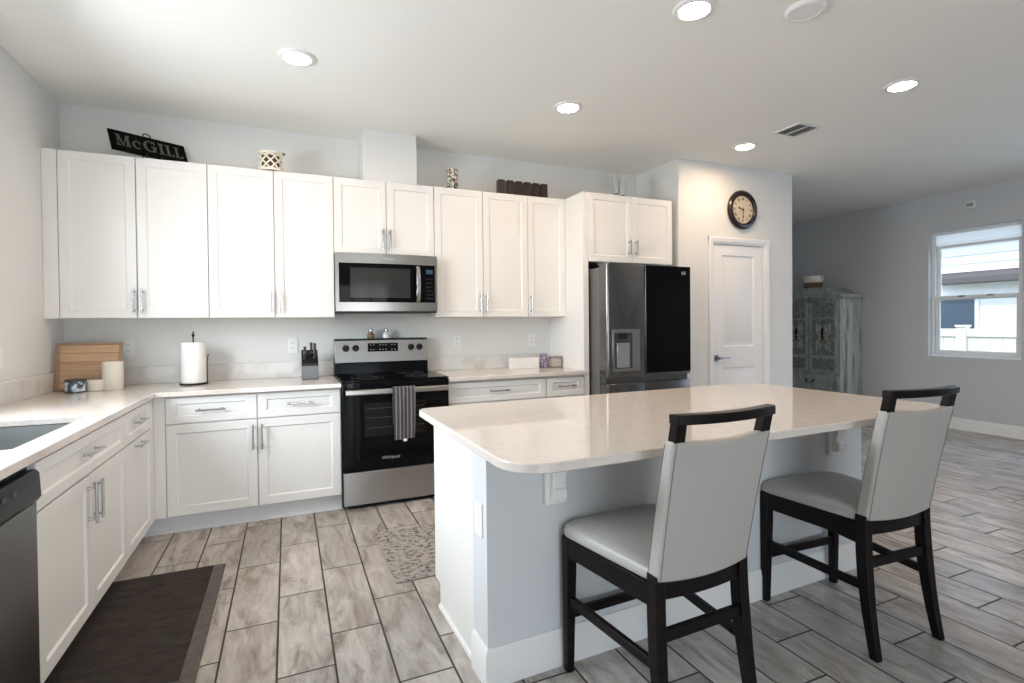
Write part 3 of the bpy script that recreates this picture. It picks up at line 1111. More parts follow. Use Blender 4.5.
nG = Vector((0, -0.989, 0.149)).normalized()
for kx in (1.787, 1.862, 2.302, 2.372):
    k_ = MB()
    p0 = guard_pt(kx, 1.098)
    k_.cyl(p0, p0 + nG * 0.006, 0.027, n=24).cyl(p0 + nG * 0.006, p0 + nG * 0.028, 0.023, 0.019, n=24)
    k_.hexa([p0 + nG * 0.010 + Vector((sx_ * 0.005, 0, sz_ * 0.024)) for sx_, sz_ in ((-1, -1), (1, -1), (1, 1), (-1, 1))],
            [p0 + nG * 0.034 + Vector((sx_ * 0.004, 0, sz_ * 0.019)) for sx_, sz_ in ((-1, -1), (1, -1), (1, 1), (-1, 1))])
    k_.build('knob', blackplastic, rg, bevel=0.001)
mb = MB()
mb.hexa([guard_pt(x, z, 0.0005) for x, z in ((1.955, 1.068), (2.195, 1.068), (2.195, 1.135), (1.955, 1.135))], [guard_pt(x, z, 0.003) for x, z in ((1.955, 1.068), (2.195, 1.068), (2.195, 1.135), (1.955, 1.135))])
dp = mb.build('display', blackglass, rg)
mb = MB()
for i in range(9):
    for z in (1.082, 1.118):
        if (i * 7 + int(z * 1000)) % 4:
            xx = 1.972 + i * 0.024
            mb.hexa([guard_pt(x, q, 0.0032) for x, q in ((xx, z), (xx + 0.012, z), (xx + 0.012, z + 0.004), (xx, z + 0.004))], [guard_pt(x, q, 0.0036) for x, q in ((xx, z), (xx + 0.012, z), (xx + 0.012, z + 0.004), (xx, z + 0.004))])
mb.build('key_marks', mat('print_grey', (0.35, 0.35, 0.35), 0.5), dp)
# oven door
od = MB().box(RX0 + 0.002, RX1 - 0.002, -0.655, -0.626, 0.268, 0.880).build('oven_door', blackglass, rg, bevel=0.004)
mb = MB()
mb.box(1.85, 2.285, -0.6562, -0.6552, 0.50, 0.735)
ow = mb.build('oven_window', ovenglass, od)
mb = MB()
for z in (0.56, 0.63, 0.695):
    mb.box(1.865, 2.27, -0.6568, -0.6563, z, z + 0.003)
mb.build('oven_racks', mat('rack_grey', (0.07, 0.07, 0.068), 0.5), ow)
mb = MB()
mb.prism([(0, 0.0), (0.012, 0.0), (0.018, 0.008), (0.018, 0.032), (0.012, 0.038), (0, 0.038)], lambda u, v, d: (d, -0.695 - u, 0.800 + v), 1.722, 2.442)
for xx in (1.745, 2.395):
    mb.box(xx, xx + 0.025, -0.696, -0.6545, 0.807, 0.831)
hd = mb.build('oven_handle', steel, od, bevel=0.002)
text_mesh('Whirlpool', 0.030, plane_M((2.03, -0.6558, 0.345), (1, 0, 0), (0, 0, 1)), mat('logo_silver', (0.55, 0.55, 0.55), 0.3, 0.8), 'door_logo', od, depth=0.001)
MB().box(RX0 + 0.004, RX1 - 0.004, -0.652, -0.626, 0.032, 0.260).build('storage_drawer', steel, rg, bevel=0.003)
MB().box(RX0 + 0.03, RX1 - 0.03, -0.60, -0.08, 0.0, 0.03).build('foot_plinth', blackplastic, rg)

# dish towel hanging over the oven handle
mb = MB()
bm = mb.bm
prof = []
yf, yr, zt_ = -0.7185, -0.690, 0.8445
for i in range(15):
    prof.append((yf - 0.0015 - 0.004 * math.sin(i / 14 * PI), 0.475 + (zt_ - 0.012 - 0.475) * i / 14))
for a in range(7):
    t = PI * a / 6
    prof.append(((yf + yr) / 2 - math.cos(t) * (yr - yf) / 2, zt_ - 0.010 + 0.010 * math.sin(t)))
for i in range(10):
    prof.append((yr + 0.001 + 0.004 * math.sin(i / 9 * PI), zt_ - 0.012 - 0.25 * i / 9))
nx = 18


def tow(i, j, off):
    u = i / nx
    y_, z_ = prof[j]
    s = 1 - 0.09 * max(0, (0.84 - z_) / 0.37)
    x = 2.114 + (u - 0.5) * 0.158 * s
    w = 0.0035 * math.sin(u * 11 + 0.6) * min(1, abs(0.845 - z_) * 7)
    if j >= 18:
        w *= -0.3
    return (x, y_ + w * (1 if j < 18 else 1) - (off if j < 18 else -off), z_ + (off if 14 < j < 21 else 0) + (0.006 * u if j == 0 else 0))


for off, flip in ((0.0, False), (0.003, True)):
    V = [[bm.verts.new(tow(i, j, off)) for j in range(len(prof))] for i in range(nx + 1)]
    for i in range(nx):
        for j in range(len(prof) - 1):
            bm.faces.new((V[i][j], V[i + 1][j], V[i + 1][j + 1], V[i][j + 1]))
tw = mb.build('dish_towel', towelmat)
tag(tw, 'dark grey dish towel with light stripes hanging on the oven handle', 'towel')
mb = MB()
mb.box(2.104, 2.130, -0.7265, -0.7255, 0.462, 0.480)
o = mb.build('care_tag', paper)
o.parent = tw
o.location = o.location - tw.location

# salt and pepper shakers on the range guard
for lab, px_, body, gr in (('brown glazed pepper shaker with metal cap on the range guard', 1.985, brownglaze, None), ('clear glass salt shaker with metal cap on the range guard', 2.108, salt, None)):
    s = thing('shaker', lab, 'shaker', (px_, -0.068, 1.1735), 'shakers on the range')
    mb = MB()
    mb.lathe([(0, 0), (0.022, 0), (0.028, 0.008), (0.0295, 0.022), (0.025, 0.036), (0.0165, 0.044), (0.016, 0.05), (0, 0.05)], (px_, -0.068, 1.1735), n=24)
    mb.build('body', body, s)
    mb = MB()
    mb.lathe([(0.0, 0.0502), (0.0195, 0.0502), (0.021, 0.056), (0.0205, 0.070), (0.014, 0.076), (0, 0.077)], (px_, -0.068, 1.1735), n=24)
    mb.build('cap', nickel, s)

# ------------------------------------------------------------------ microwave
mw = thing('microwave', 'stainless over-the-range microwave with black glass door', 'microwave', (2.07, -0.2, 1.37))
MX0, MX1, MZ0, MZ1, MY = 1.6945, 2.4515, 1.372, 1.8135, -0.392
MB().box(MX0, MX1, MY + 0.03, -0.003, MZ0 + 0.012, MZ1).build('body', casegrey, mw)
MB().box(MX0 + 0.004, MX1 - 0.004, MY + 0.004, -0.02, MZ0, MZ0 + 0.0115).build('vent_base', blackplastic, mw)
mb = MB()


def bowed(x):      # front of the door is slightly bowed
    t = (x - MX0) / (MX1 - MX0) * 2 - 1
    return MY - 0.022 * (1 - t * t)


def bow_strip(mb, xa, xb, za, zb, out0, out1, n=12):
    pts = [(xa + (xb - xa) * i / n) for i in range(n + 1)]
    out = [(x, bowed(x) - out1) for x in pts] + [(x, bowed(x) - out0) for x in reversed(pts)]
    mb.prism(out, lambda u, v, d: (u, v, d), za, zb)


bow_strip(mb, MX0, MX1, MZ1 - 0.074, MZ1, -0.03, 0)
bow_strip(mb, MX0, MX1, MZ0 + 0.012, MZ0 + 0.078, -0.03, 0)
bow_strip(mb, MX0, MX0 + 0.022, MZ0 + 0.078, MZ1 - 0.074, -0.03, 0)
bow_strip(mb, MX1 - 0.018, MX1, MZ0 + 0.078, MZ1 - 0.074, -0.03, 0)
mb.build('front_frame', steel, mw)
mb = MB()
bow_strip(mb, MX0 + 0.0225, 2.335, MZ0 + 0.0785, MZ1 - 0.0745, -0.03, -0.001)
dr_ = mb.build('door_glass', blackglass, mw)
mb = MB()
bow_strip(mb, MX0 + 0.10, 2.235, MZ0 + 0.112, MZ1 - 0.108, -0.001, 0.0)
mb.build('window_mesh', mat('microwave_mesh', (0.030, 0.030, 0.029), 0.10, spec=0.35), dr_)
mb = MB()
bow_strip(mb, 2.337, MX1 - 0.0185, MZ0 + 0.0785, MZ1 - 0.0745, -0.03, -0.001)
kp = mb.build('control_panel', blackglass, mw)
mb = MB()
bow_strip(mb, 2.362, 2.414, 1.672, 1.705, -0.0005, 0.0005, 3)
mb.build('display', emitpanel, kp)
mb = MB()
for r_ in range(6):
    for q in range(3):
        xa = 2.364 + q * 0.019
        bow_strip(mb, xa, xa + 0.010, 1.478 + r_ * 0.030, 1.486 + r_ * 0.030, -0.0005, 0.0003, 1)
mb.build('key_marks', mat('key_grey', (0.045, 0.05, 0.065), 0.5), kp)
mb = MB()
hp = []
for i in range(13):
    t = i / 12
    hp.append((2.293, bowed(2.293) - 0.012 - 0.036 * math.sin(PI * t) ** 0.6, 1.455 + 0.272 * t))
secs = []
for (x, y, z) in hp:
    secs.append([(x - 0.017, y + 0.006, z), (x - 0.012, y - 0.004, z), (x + 0.012, y - 0.004, z), (x + 0.017, y + 0.006, z)])
mb.loft(secs)
mb.build('handle', nickel, mw)
text_mesh('Whirlpool', 0.020, plane_M((2.073, MY - 0.0225, MZ1 - 0.036), (1, 0, 0), (0, 0, 1)), mat('logo_dark', (0.75, 0.75, 0.74), 0.3, 0.5), 'brand_plate', mw, depth=0.001)

# ------------------------------------------------------------------ refrigerator
FX0, FX1, FY = 3.721, 4.573, -0.85
fg = thing('refrigerator', 'dark stainless four-door refrigerator with black glass right door', 'refrigerator', (4.15, -0.4, 0))
MB().box(FX0 + 0.003, FX1 - 0.003, -0.728, -0.02, 0.03, 1.735).build('case', casegrey, fg, bevel=0.004)
XS = 4.098


def fdoor(name, x0, x1, z0, z1, m, rl=0.022):
    mb = MB()
    pts = [(x0, -0.735), (x0, FY + rl)]
    for i in range(1, 6):
        a = PI / 2 * i / 5
        pts.append((x0 + rl - rl * math.cos(a), FY + rl - rl * math.sin(a)))
    pts += [(x1 - 0.006, FY), (x1, FY + 0.006), (x1, -0.735)]
    mb.prism(pts, lambda u, v, d: (u, v, d), z0, z1)
    return mb.build(name, m, fg, angle=50, bevel=0.002)


ld = fdoor('left_door', FX0, XS - 0.003, 0.838, 1.757, darksteel)
rd = fdoor('right_door', XS + 0.003, FX1, 0.838, 1.757, darksteel, 0.008)
MB().box(XS + 0.004, FX1 - 0.001, FY - 0.006, FY - 0.0005, 0.860, 1.756).build('glass_front', blackglass, rd, bevel=0.002)
MB().box(XS + 0.10, FX1 - 0.07, FY - 0.0066, FY - 0.0062, 0.98, 1.56).build('view_window', mat('view_glass', (0.0035, 0.004, 0.005), 0.045, spec=0.16), rd)
text_mesh('LG', 0.036, plane_M((FX1 - 0.075, FY - 0.007, 1.70), (1, 0, 0), (0, 0, 1)), mat('logo_white', (0.7, 0.7, 0.7), 0.4), 'door_logo', rd, depth=0.001)
fdoor('lower_left_door', FX0, XS - 0.003, 0.045, 0.785, darksteel)
fdoor('lower_right_door', XS + 0.003, FX1, 0.045, 0.785, darksteel, 0.008)
mb = MB()
mb.box(FX0 + 0.006, FX1 - 0.004, FY + 0.035, -0.74, 0.786, 0.837)
mb.build('pocket_rail', darksteel, fg)
for xa, xb in ((FX0 + 0.01, FX0 + 0.07), (FX1 - 0.28, FX1 - 0.16)):
    MB().box(xa, xb, -0.80, -0.70, 1.7575, 1.772).build('hinge_cover', casegrey, fg, bevel=0.003)
# dispenser
DXA, DXB, DZA, DZB = 3.768, 4.036, 0.885, 1.226
mb = MB()
y_ = FY - 0.0005
mb.box(DXA, DXB, y_ - 0.008, y_, DZB - 0.03, DZB).box(DXA, DXB, y_ - 0.008, y_, DZA, DZA + 0.022).box(DXA, DXA + 0.016, y_ - 0.008, y_, DZA + 0.022, DZB - 0.03).box(DXB - 0.016, DXB, y_ - 0.008, y_, DZA + 0.022, DZB - 0.03)
dsp = mb.build('dispenser', steel, ld, bevel=0.0015)
mb = MB()
mb.grid(lambda u, v: (DXA + 0.016 + u * (DXB - DXA - 0.032), y_ - 0.001 - 0.004 * (1 - math.sin(PI * u)), DZA + 0.022 + v * (DZB - DZA - 0.052)), 12, 2)
mb.build('niche', mat('niche_shade_grey', (0.10, 0.10, 0.105), 0.3, 0.6), dsp)  # shallow panel, the shade of the recess put into its dark colour
mb = MB()
mb.box(DXA + 0.04, DXB - 0.105, y_ - 0.010, y_ - 0.0055, DZA + 0.03, DZB - 0.11)
mb.build('paddle', mat('paddle_grey', (0.42, 0.43, 0.44), 0.3, 0.7), dsp, bevel=0.002)
MB().prism([(DXB - 0.075, y_ - 0.0055), (DXB - 0.017, y_ - 0.0055), (DXB - 0.017, y_ - 0.012)], lambda u, v, d: (u, v, d), DZA + 0.023, DZB - 0.031).build('bright_side_strip', steel, dsp)  # steel strip added to stand in for the bright right side of the niche
mb = MB()
mb.cyl((DXA + 0.095, y_ - 0.02, DZB - 0.032), (DXA + 0.095, y_ - 0.02, DZB - 0.075), 0.034, 0.026)
mb.build('spout', blackplastic, dsp)

# ------------------------------------------------------------------ island
ICX, ICY, ITH = 3.2, -2.5, math.radians(1.609)
BX0, BX1, BY0, BY1 = 1.9993, 4.0973, -1.9782, -2.6342
KW = 0.135          # depth of the knee wall
isl = thing('kitchen_island', 'white kitchen island base with wood corbels on its seating side', 'island', (ICX, ICY, 0))
MB().box(BX0 + 0.02, BX1 - 0.02, BY1 + KW, BY0 - 0.021, 0.105, ZC - 0.001).build('cabinet_box', cabpaint, isl)
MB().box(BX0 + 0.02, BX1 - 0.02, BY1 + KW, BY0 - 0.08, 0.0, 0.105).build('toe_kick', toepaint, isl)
for xa, xb in ((BX0, BX0 + 0.0195), (BX1 - 0.0195, BX1)):
    mb = MB()
    mb.prism([(BY1 + KW, 0), (BY0 - 0.075, 0), (BY0 - 0.075, 0.105), (BY0, 0.105), (BY0, ZC - 0.001), (BY1 + KW, ZC - 0.001)], lambda u, v, d: (d, u, v), xa, xb)
    if xa == BX0:
        mb.prism([(0, 0), (0.010, 0), (0.008, 0.012), (0, 0.018)], lambda u, v, d: (BX0 - u, d, v), BY1 + KW, BY0 - 0.075)
    mb.build('end_panel', cabpaint, isl)
MB().box(BX0 - 0.006, BX1 + 0.006, BY1, BY1 + KW - 0.0005, 0, ZC - 0.001).build('knee_wall', islandpaint, isl)
mb = MB()
q = 0.013
prof = base_prof(q, 0.137)
xl, xr, yf_, yb_ = BX0 - 0.006, BX1 + 0.006, BY1, BY1 + KW - 0.001
secs = []
for (cx_, cy_, sx_, sy_) in ((xl, yb_, -1, 0), (xl, yf_, -1, -1), (xr, yf_, 1, -1), (xr, yb_, 1, 0)):
    secs.append([(cx_ + sx_ * u, cy_ + sy_ * u, v) for u, v in prof])
mb.loft(secs)
mb.build('baseboard', trimpaint, isl)
# doors and drawers on the range side
for i in range(4):
    w_ = (BX1 - BX0 - 0.04) / 4
    xa = BX0 + 0.02 + i * w_
    for nm, za, zb in (('drawer', 0.684, 0.843), ('door', 0.112, 0.676)):
        d = MB().panel(lambda u, v, dd, xa=xa, za=za: (xa + w_ - 0.002 - u, BY0 - 0.001 - dd, za + v), w_ - 0.004, zb - za, 0.019, 0.045).build(nm, cabpaint, isl)
        if nm == 'drawer':
            pull(d, (xa + w_ / 2 - 0.08, BY0 + 0.029, 0.764), (xa + w_ / 2 + 0.08, BY0 + 0.029, 0.764), (0, 1, 0))
        else:
            hx = xa + (w_ - 0.03 if i % 2 == 0 else 0.03)
            pull(d, (hx, BY0 + 0.029, 0.484), (hx, BY0 + 0.029, 0.646), (0, 1, 0))
# corbels
for cx_ in (2.262, 3.862):
    mb = MB()
    mb.box(cx_ - 0.046, cx_ + 0.046, BY1 - 0.020, BY1 - 0.0005, 0.612, ZC - 0.001)
    c = mb.build('corbel', trimpaint, isl, bevel=0.003)
    mb = MB()
    pts = [(0.0202, ZC - 0.002), (0.190, ZC - 0.002), (0.190, ZC - 0.022)]
    for i in range(9):
        t = i / 8
        pts.append((0.178 - 0.135 * math.sin(t * PI / 2) ** 0.9, ZC - 0.026 - 0.13 * (1 - math.cos(t * PI / 2)) - 0.02 * t))
    for i in range(1, 7):
        a = PI * i / 6
        pts.append((0.043 + 0.014 * math.sin(a), 0.678 - 0.024 + 0.024 * math.cos(a)))
    pts += [(0.0202, 0.628)]
    mb.prism(pts, lambda u, v, d: (d, BY1 - u, v), cx_ - 0.026, cx_ + 0.026)
    mb.build('scroll_bracket', trimpaint, c, bevel=0.002)
# outlet on the island end
mb = MB()
mb.box(BX0 - 0.012, BX0 - 0.0065, -2.60, -2.53, 0.515, 0.635)
ol = mb.build('outlet_plate', whiteplastic, isl, bevel=0.0015)
mb = MB()
for z in (0.545, 0.585):
    mb.box(BX0 - 0.0135, BX0 - 0.0122, -2.582, -2.548, z, z + 0.026)
mb.build('receptacle', trimpaint, ol)
isl.rotation_euler.z = ITH
# island worktop
ix0, ix1, iy0, iy1 = 1.9085, 4.1472, -1.9118, -3.0368


def corner(cx_, cy_, r, a0, n=10):
    return [(cx_ + r * math.cos(math.radians(a0 + 90 * i / n)), cy_ + r * math.sin(math.radians(a0 + 90 * i / n))) for i in range(n + 1)]


pts = corner(ix1 - 0.10, iy0 - 0.10, 0.10, 0) + corner(ix0 + 0.086, iy0 - 0.06, 0.06, 90) + corner(ix0 + 0.136, iy1 + 0.13, 0.13, 180) + corner(ix1 - 0.13, iy1 + 0.13, 0.13, 270)
pts = [(a - ICX, b - ICY) for a, b in pts]
mb = MB()
mb.prism(pts, lambda u, v, d: (u, v, d), 0, H - ZC)
it = mb.build('island_worktop', quartz, bevel=0.004, angle=30)
it.location = Vector((ICX, ICY, ZC)) + Matrix.Rotation(ITH, 3, 'Z') @ Vector((it.location.x, it.location.y, 0))
it.rotation_euler.z = ITH
tag(it, 'large white quartz worktop with rounded corners on the island', 'countertop')

# ------------------------------------------------------------------ bar stools (local: x right, y towards the island, z up)


def make_stool():
    st = thing('bar_stool', 'cream leather bar stool nearest the camera, at the left half of the island', 'bar stool', (0, 0, 0), 'bar stools at the island')

    def leg(pts):   # pts: (x, y, z, half width x, half depth y)
        mb = MB()
        mb.loft([[(x - a, y - b, z), (x + a, y - b, z), (x + a, y + b, z), (x - a, y + b, z)] for x, y, z, a, b in pts])
        return mb.build('leg', espresso, st, bevel=0.003, angle=60)
    for s in (-1, 1):
        leg([(s * 0.217, -0.015, 0, 0.0145, 0.0145), (s * 0.216, -0.016, 0.16, 0.0165, 0.0165), (s * 0.214, -0.018, 0.36, 0.0195, 0.0195), (s * 0.214, -0.018, 0.498, 0.020, 0.020)])
        pts = []
        for i in range(12):
            z = 0.530 * i / 11
            t = 1 - z / 0.530
            y = -0.436 - 0.056 * t ** 2.0
            k = min(1, z / 0.3)
            pts.append((s * (0.171 + 0.010 * (1 - t) * 0 + 0.012 * t), y, z, 0.0145 + 0.0045 * k, 0.016 + 0.006 * k))
        leg(pts)
    mb = MB()
    zt0, zt1 = 0.428, 0.497
    mb.hexa([(-0.195, -0.034, zt0), (0.195, -0.034, zt0), (0.195, -0.010, zt0), (-0.195, -0.010, zt0)], [(-0.195, -0.034, zt1), (0.195, -0.034, zt1), (0.195, -0.010, zt1), (-0.195, -0.010, zt1)])
    for s in (-1, 1):
        mb.hexa([(s * 0.231, -0.036, zt0), (s * 0.207, -0.036, zt0), (s * 0.166, -0.414, zt0), (s * 0.188, -0.414, zt0)], [(s * 0.231, -0.036, zt1), (s * 0.207, -0.036, zt1), (s * 0.166, -0.414, zt1), (s * 0.188, -0.414, zt1)])
    n = 10
    out = [(-0.152 + 0.304 * i / n, -0.450 - 0.013 * (1 - (2 * i / n - 1) ** 2)) for i in range(n + 1)]
    inn = [(x, y + 0.026) for x, y in reversed(out)]
    mb.prism(out + inn, lambda u, v, d: (u, v, d), 0.452, 0.512)
    mb.build('seat_frame', espresso, st, bevel=0.002)
    mb = MB()
    mb.box(-0.200, 0.200, -0.026, -0.008, 0.195, 0.228)
    mb.build('stretcher', espresso, st, bevel=0.002)
    for s in (-1, 1):
        mb = MB()
        za, zb = 0.250, 0.240
        mb.hexa([(s * 0.205, -0.032, za), (s * 0.225, -0.032, za), (s * 0.186, -0.442, zb), (s * 0.168, -0.442, zb)], [(s * 0.205, -0.032, za + 0.032), (s * 0.225, -0.032, za + 0.032), (s * 0.186, -0.442, zb + 0.032), (s * 0.168, -0.442, zb + 0.032)])
        mb.build('stretcher', espresso, st, bevel=0.002)
    mb = MB()
    mb.box(-0.162, 0.162, -0.455, -0.437, 0.325, 0.362)
    mb.build('stretcher', espresso, st, bevel=0.002)
    # seat cushion
    mb = MB()

    def outline(ins, z, n=6):
        r = 0.055
        pts = []
        xf, xb, yf2, yb2 = 0.237 - ins, 0.184 - ins, 0.022 - ins, -0.425 + ins * 0.3
        # rounded front corners, square rear ones, slightly bowed front edge
        for i in range(n + 1):
            a = math.radians(90 * i / n)
            pts.append((xf - r + r * math.cos(a), yf2 - r + r * math.sin(a), z))
        for i in range(1, 4):
            x = (xf - r) * (1 - 2 * i / 4)
            pts.append((x, yf2 + 0.010 * (1 - (2 * i / 4 - 1) ** 2), z))
        for i in range(n + 1):
            a = math.radians(90 + 90 * i / n)
            pts.append((-xf + r + r * math.cos(a), yf2 - r + r * math.sin(a), z))
        pts += [(-xb, yb2, z), (0, yb2, z), (xb, yb2, z)]
        return pts
    secs = [outline(0.012, 0.4975), outline(0.002, 0.503), outline(0.0, 0.515), outline(0.003, 0.530), outline(0.012, 0.541), outline(0.035, 0.5495), outline(0.09, 0.556), outline(0.16, 0.559)]
    mb.loft(secs)
    mb.build('seat_cushion', leather, st, angle=75)
    # upholstered back: sheet bowed in plan, leaning back, rounded edges
    z0_, z1_ = 0.512, 0.945

    def backpt(u, t, d):
        """u -1..1 across, t 0..1 up, d depth from rear face (0) to front face (1)"""
        z = z0_ + (z1_ - z0_) * t
        hw = 0.187 + 0.011 * t
        yb = -0.459 - 0.070 * t - 0.012 * t * t
        bow = -0.015 * (1 - u * u)
        th = 0.050 - 0.012 * t
        zb = z - 0.010 * (1 - u * u) * (1 - t) + (-0.012 * (1 - u * u)) * t
        return (u * hw, yb + bow + d * th, zb)
    mb = MB()
    secs = []
    N = 14
    for j in range(15):
        t = j / 14
        e = 0.0
        ring = []
        for i in range(N + 1):
            ring.append(backpt(-1 + 2 * i / N, t, 0))
        for i in range(N + 1):
            ring.append(backpt(1 - 2 * i / N, t, 1))
        secs.append(ring)
    mb.loft(secs)
    bk = mb.build('backrest', leather, st, bevel=0.009, seg=3, angle=60)
    # seams near the edges of the rear face and on the sides
    for s in (-1, 1):
        mb = MB()
        mb.tube([Vector(backpt(s * 0.945, 0.015 + 0.97 * k / 16, 0)) + Vector((0, -0.0003, 0)) for k in range(17)], 0.0016, 6)
        mb.build('seam', seam, bk)
        mb = MB()
        mb.tube([Vector(backpt(s * 1.0, 0.03 + 0.94 * k / 16, 0.86)) + Vector((s * -0.0002, 0, 0)) for k in range(17)], 0.0014, 6)
        mb.build('seam', seam, bk)
    # posts above the back and the bowed top rail
    for s in (-1, 1):
        mb = MB()
        b_ = backpt(s * 0.875, 0.985, 0.5)
        t_ = (s * 0.175, b_[1] - 0.014, 1.003)
        a = 0.019
        mb.hexa([(b_[0] - a, b_[1] - 0.015, b_[2]), (b_[0] + a, b_[1] - 0.015, b_[2]), (b_[0] + a, b_[1] + 0.015, b_[2]), (b_[0] - a, b_[1] + 0.015, b_[2])],
                [(t_[0] - a, t_[1] - 0.014, t_[2]), (t_[0] + a, t_[1] - 0.014, t_[2]), (t_[0] + a, t_[1] + 0.014, t_[2]), (t_[0] - a, t_[1] + 0.014, t_[2])])
        mb.build('back_post', espresso, st, bevel=0.002)
    mb = MB()
    n = 14
    yr_ = backpt(0.875, 0.985, 0.5)[1] - 0.014
    out = [(-0.197 + 0.394 * i / n, yr_ - 0.019 - 0.030 * (1 - (2 * i / n - 1) ** 2)) for i in range(n + 1)]
    inn = [(x, y + 0.036) for x, y in reversed(out)]
    mb.prism(out + inn, lambda u, v, d: (u, v, d), 0.993, 1.021)
    mb.build('top_rail', espresso, st, bevel=0.003)
    return st


stool = make_stool()
stool2 = copy_tree(stool)
stool.location = (2.518, -2.680, 0)
stool.rotation_euler.z = math.radians(2.3)
stool2.location = (3.585, -2.645, 0)
stool2.rotation_euler.z = math.radians(-2.5)
stool2['label'] = 'cream leather bar stool at the right end of the island, farther from the range'

# ------------------------------------------------------------------ rugs
mt = thing('kitchen_mat', 'dark brown mat with grey border in front of the sink cabinets', 'mat', (0.81, -1.7, 0))
MB().box(0.535, 0.990, -2.185, -1.205, 0.0005, 0.009).build('pile', matdark, mt, bevel=0.002)
MB().cells([0.535, 0.9905, 1.046], [-2.25, -2.1855, -1.205], lambda i, j: i == 1 or j == 0, 0.0005, 0.008).build('border', matborder, mt, bevel=0.002)
rg2 = MB().box(1.842, 3.05, -1.80, -1.135, 0.0005, 0.009).build('runner_rug', rugmat, bevel=0.003)
tag(rg2, 'mottled grey and beige rug on the floor between range and island', 'rug')

# ------------------------------------------------------------------ outlets and small wall fittings


def outlet(label, x, z, y=-0.0005):
    t = thing('wall_outlet', label, 'outlet', (x, y, z), 'white wall outlets')
    MB().box(x - 0.036, x + 0.036, y - 0.006, y, z - 0.058, z + 0.058).build('cover_plate', whiteplastic, t, bevel=0.002)
    for dz in (-0.021, 0.021):
        mb = MB()
        mb.box(x - 0.017, x + 0.017, y - 0.0075, y - 0.0062, z + dz - 0.014, z + dz + 0.014)
        r = mb.build('receptacle', trimpaint, t, bevel=0.001)
        mb = MB()
        mb.box(x - 0.008, x - 0.005, y - 0.0080, y - 0.0076, z + dz - 0.004, z + dz + 0.007).box(x + 0.005, x + 0.008, y - 0.0080, y - 0.0076, z + dz - 0.004, z + dz + 0.007)
        mb.build('slots', slotdark, r)
    return t


outlet('white wall outlet directly left of the knife block', 1.404, 1.126)
outlet('white wall outlet behind the right edge of the wooden tray', 0.352, 1.137)
outlet('white wall outlet right of the range and shakers', 2.729, 1.129)
outlet('white wall outlet above the purple jar near the fridge panel', 3.452, 1.127)
t = thing('wall_outlet', 'white wall outlet on the left wall beside the sink', 'outlet', (0.0, -0.868, 1.13), 'white wall outlets')
MB().box(0.0005, 0.0065, -0.906, -0.828, 1.072, 1.188).build('cover_plate', whiteplastic, t, bevel=0.002)
for dz in (-0.021, 0.021):
    MB().box(0.0067, 0.008, -0.885, -0.851, 1.13 + dz - 0.014, 1.13 + dz + 0.014).build('receptacle', trimpaint, t)
sn = thing('motion_sensor', 'small white motion sensor high on the wall above the window', 'sensor', (XR, -1.024, 2.585))
MB().box(XR - 0.045, XR - 0.0005, -1.075, -0.972, 2.545, 2.625).build('housing', whiteplastic, sn, bevel=0.014, seg=3)
MB().box(XR - 0.047, XR - 0.0452, -1.058, -0.990, 2.562, 2.60).build('lens', mat('sensor_lens', (0.30, 0.31, 0.32), 0.4), sn)

# ------------------------------------------------------------------ ceiling fittings
LIGHTS = [(1.438, -1.224, 'round ceiling light above the left cabinets'), (3.175, -2.42, 'round ceiling light nearest the camera, beside the flat disc'), (3.171, -1.211, 'round ceiling light in front of the fridge'),
          (4.983, -2.306, 'round ceiling light right of the square air vent'), (4.968, -1.084, 'round ceiling light near the pantry clock wall')]
for x, y, lab in LIGHTS:
    t = thing('ceiling_light', lab, 'ceiling light', (x, y, CE), 'round ceiling lights')
    mb = MB()
    mb.lathe([(0.070, 0.0005), (0.100, 0.0005), (0.098, 0.006), (0.090, 0.011), (0.074, 0.012), (0.070, 0.009)], (x, y, CE), axis='-z', n=40, close=True)
    mb.build('trim_ring', whiteplastic, t)
    mb = MB()
    mb.lathe([(0.0, 0.0008), (0.0695, 0.0008), (0.0695, 0.009), (0.0, 0.0095)], (x, y, CE), axis='-z', n=40)
    mb.build('lens', emitlamp, t)
t = thing('smoke_detector', 'flat white disc on the ceiling beside the nearest light', 'detector', (3.67, -2.624, CE))
mb = MB()
mb.lathe([(0.0, 0.018), (0.066, 0.018), (0.070, 0.021), (0.080, 0.019), (0.088, 0.010), (0.088, 0.0005), (0, 0.0005)], (3.67, -2.624, CE), axis='-z', n=40)
mb.build('cover', whiteplastic, t)
vx, vy, vh = 5.045, -1.515, 0.125
t = thing('ceiling_vent', 'white square louvred air vent on the ceiling', 'vent', (vx, vy, CE))
mb = MB()
mb.cells([vx - vh, vx - vh + 0.022, vx + vh - 0.022, vx + vh], [vy - vh, vy - vh + 0.022, vy + vh - 0.022, vy + vh], lambda i, j: not (i == 1 and j == 1), CE - 0.010, CE - 0.0005)
mb.box(vx - 0.006, vx + 0.006, vy - vh + 0.022, vy + vh - 0.022, CE - 0.009, CE - 0.002)
mb.build('frame', whiteplastic, t, bevel=0.002)
mb = MB()
for i in range(10):
    yy = vy - vh + 0.030 + i * 0.0205
    for xa, xb in ((vx - vh + 0.022, vx - 0.006), (vx + 0.006, vx + vh - 0.022)):
        mb.hexa([(xa, yy, CE - 0.010), (xb, yy, CE - 0.010), (xb, yy + 0.003, CE - 0.010), (xa, yy + 0.003, CE - 0.010)], [(xa, yy + 0.009, CE - 0.0025), (xb, yy + 0.009, CE - 0.0025), (xb, yy + 0.012, CE - 0.0025), (xa, yy + 0.012, CE - 0.0025)])
mb.build('slats', mat('vent_slat', (0.55, 0.56, 0.56), 0.5), t)
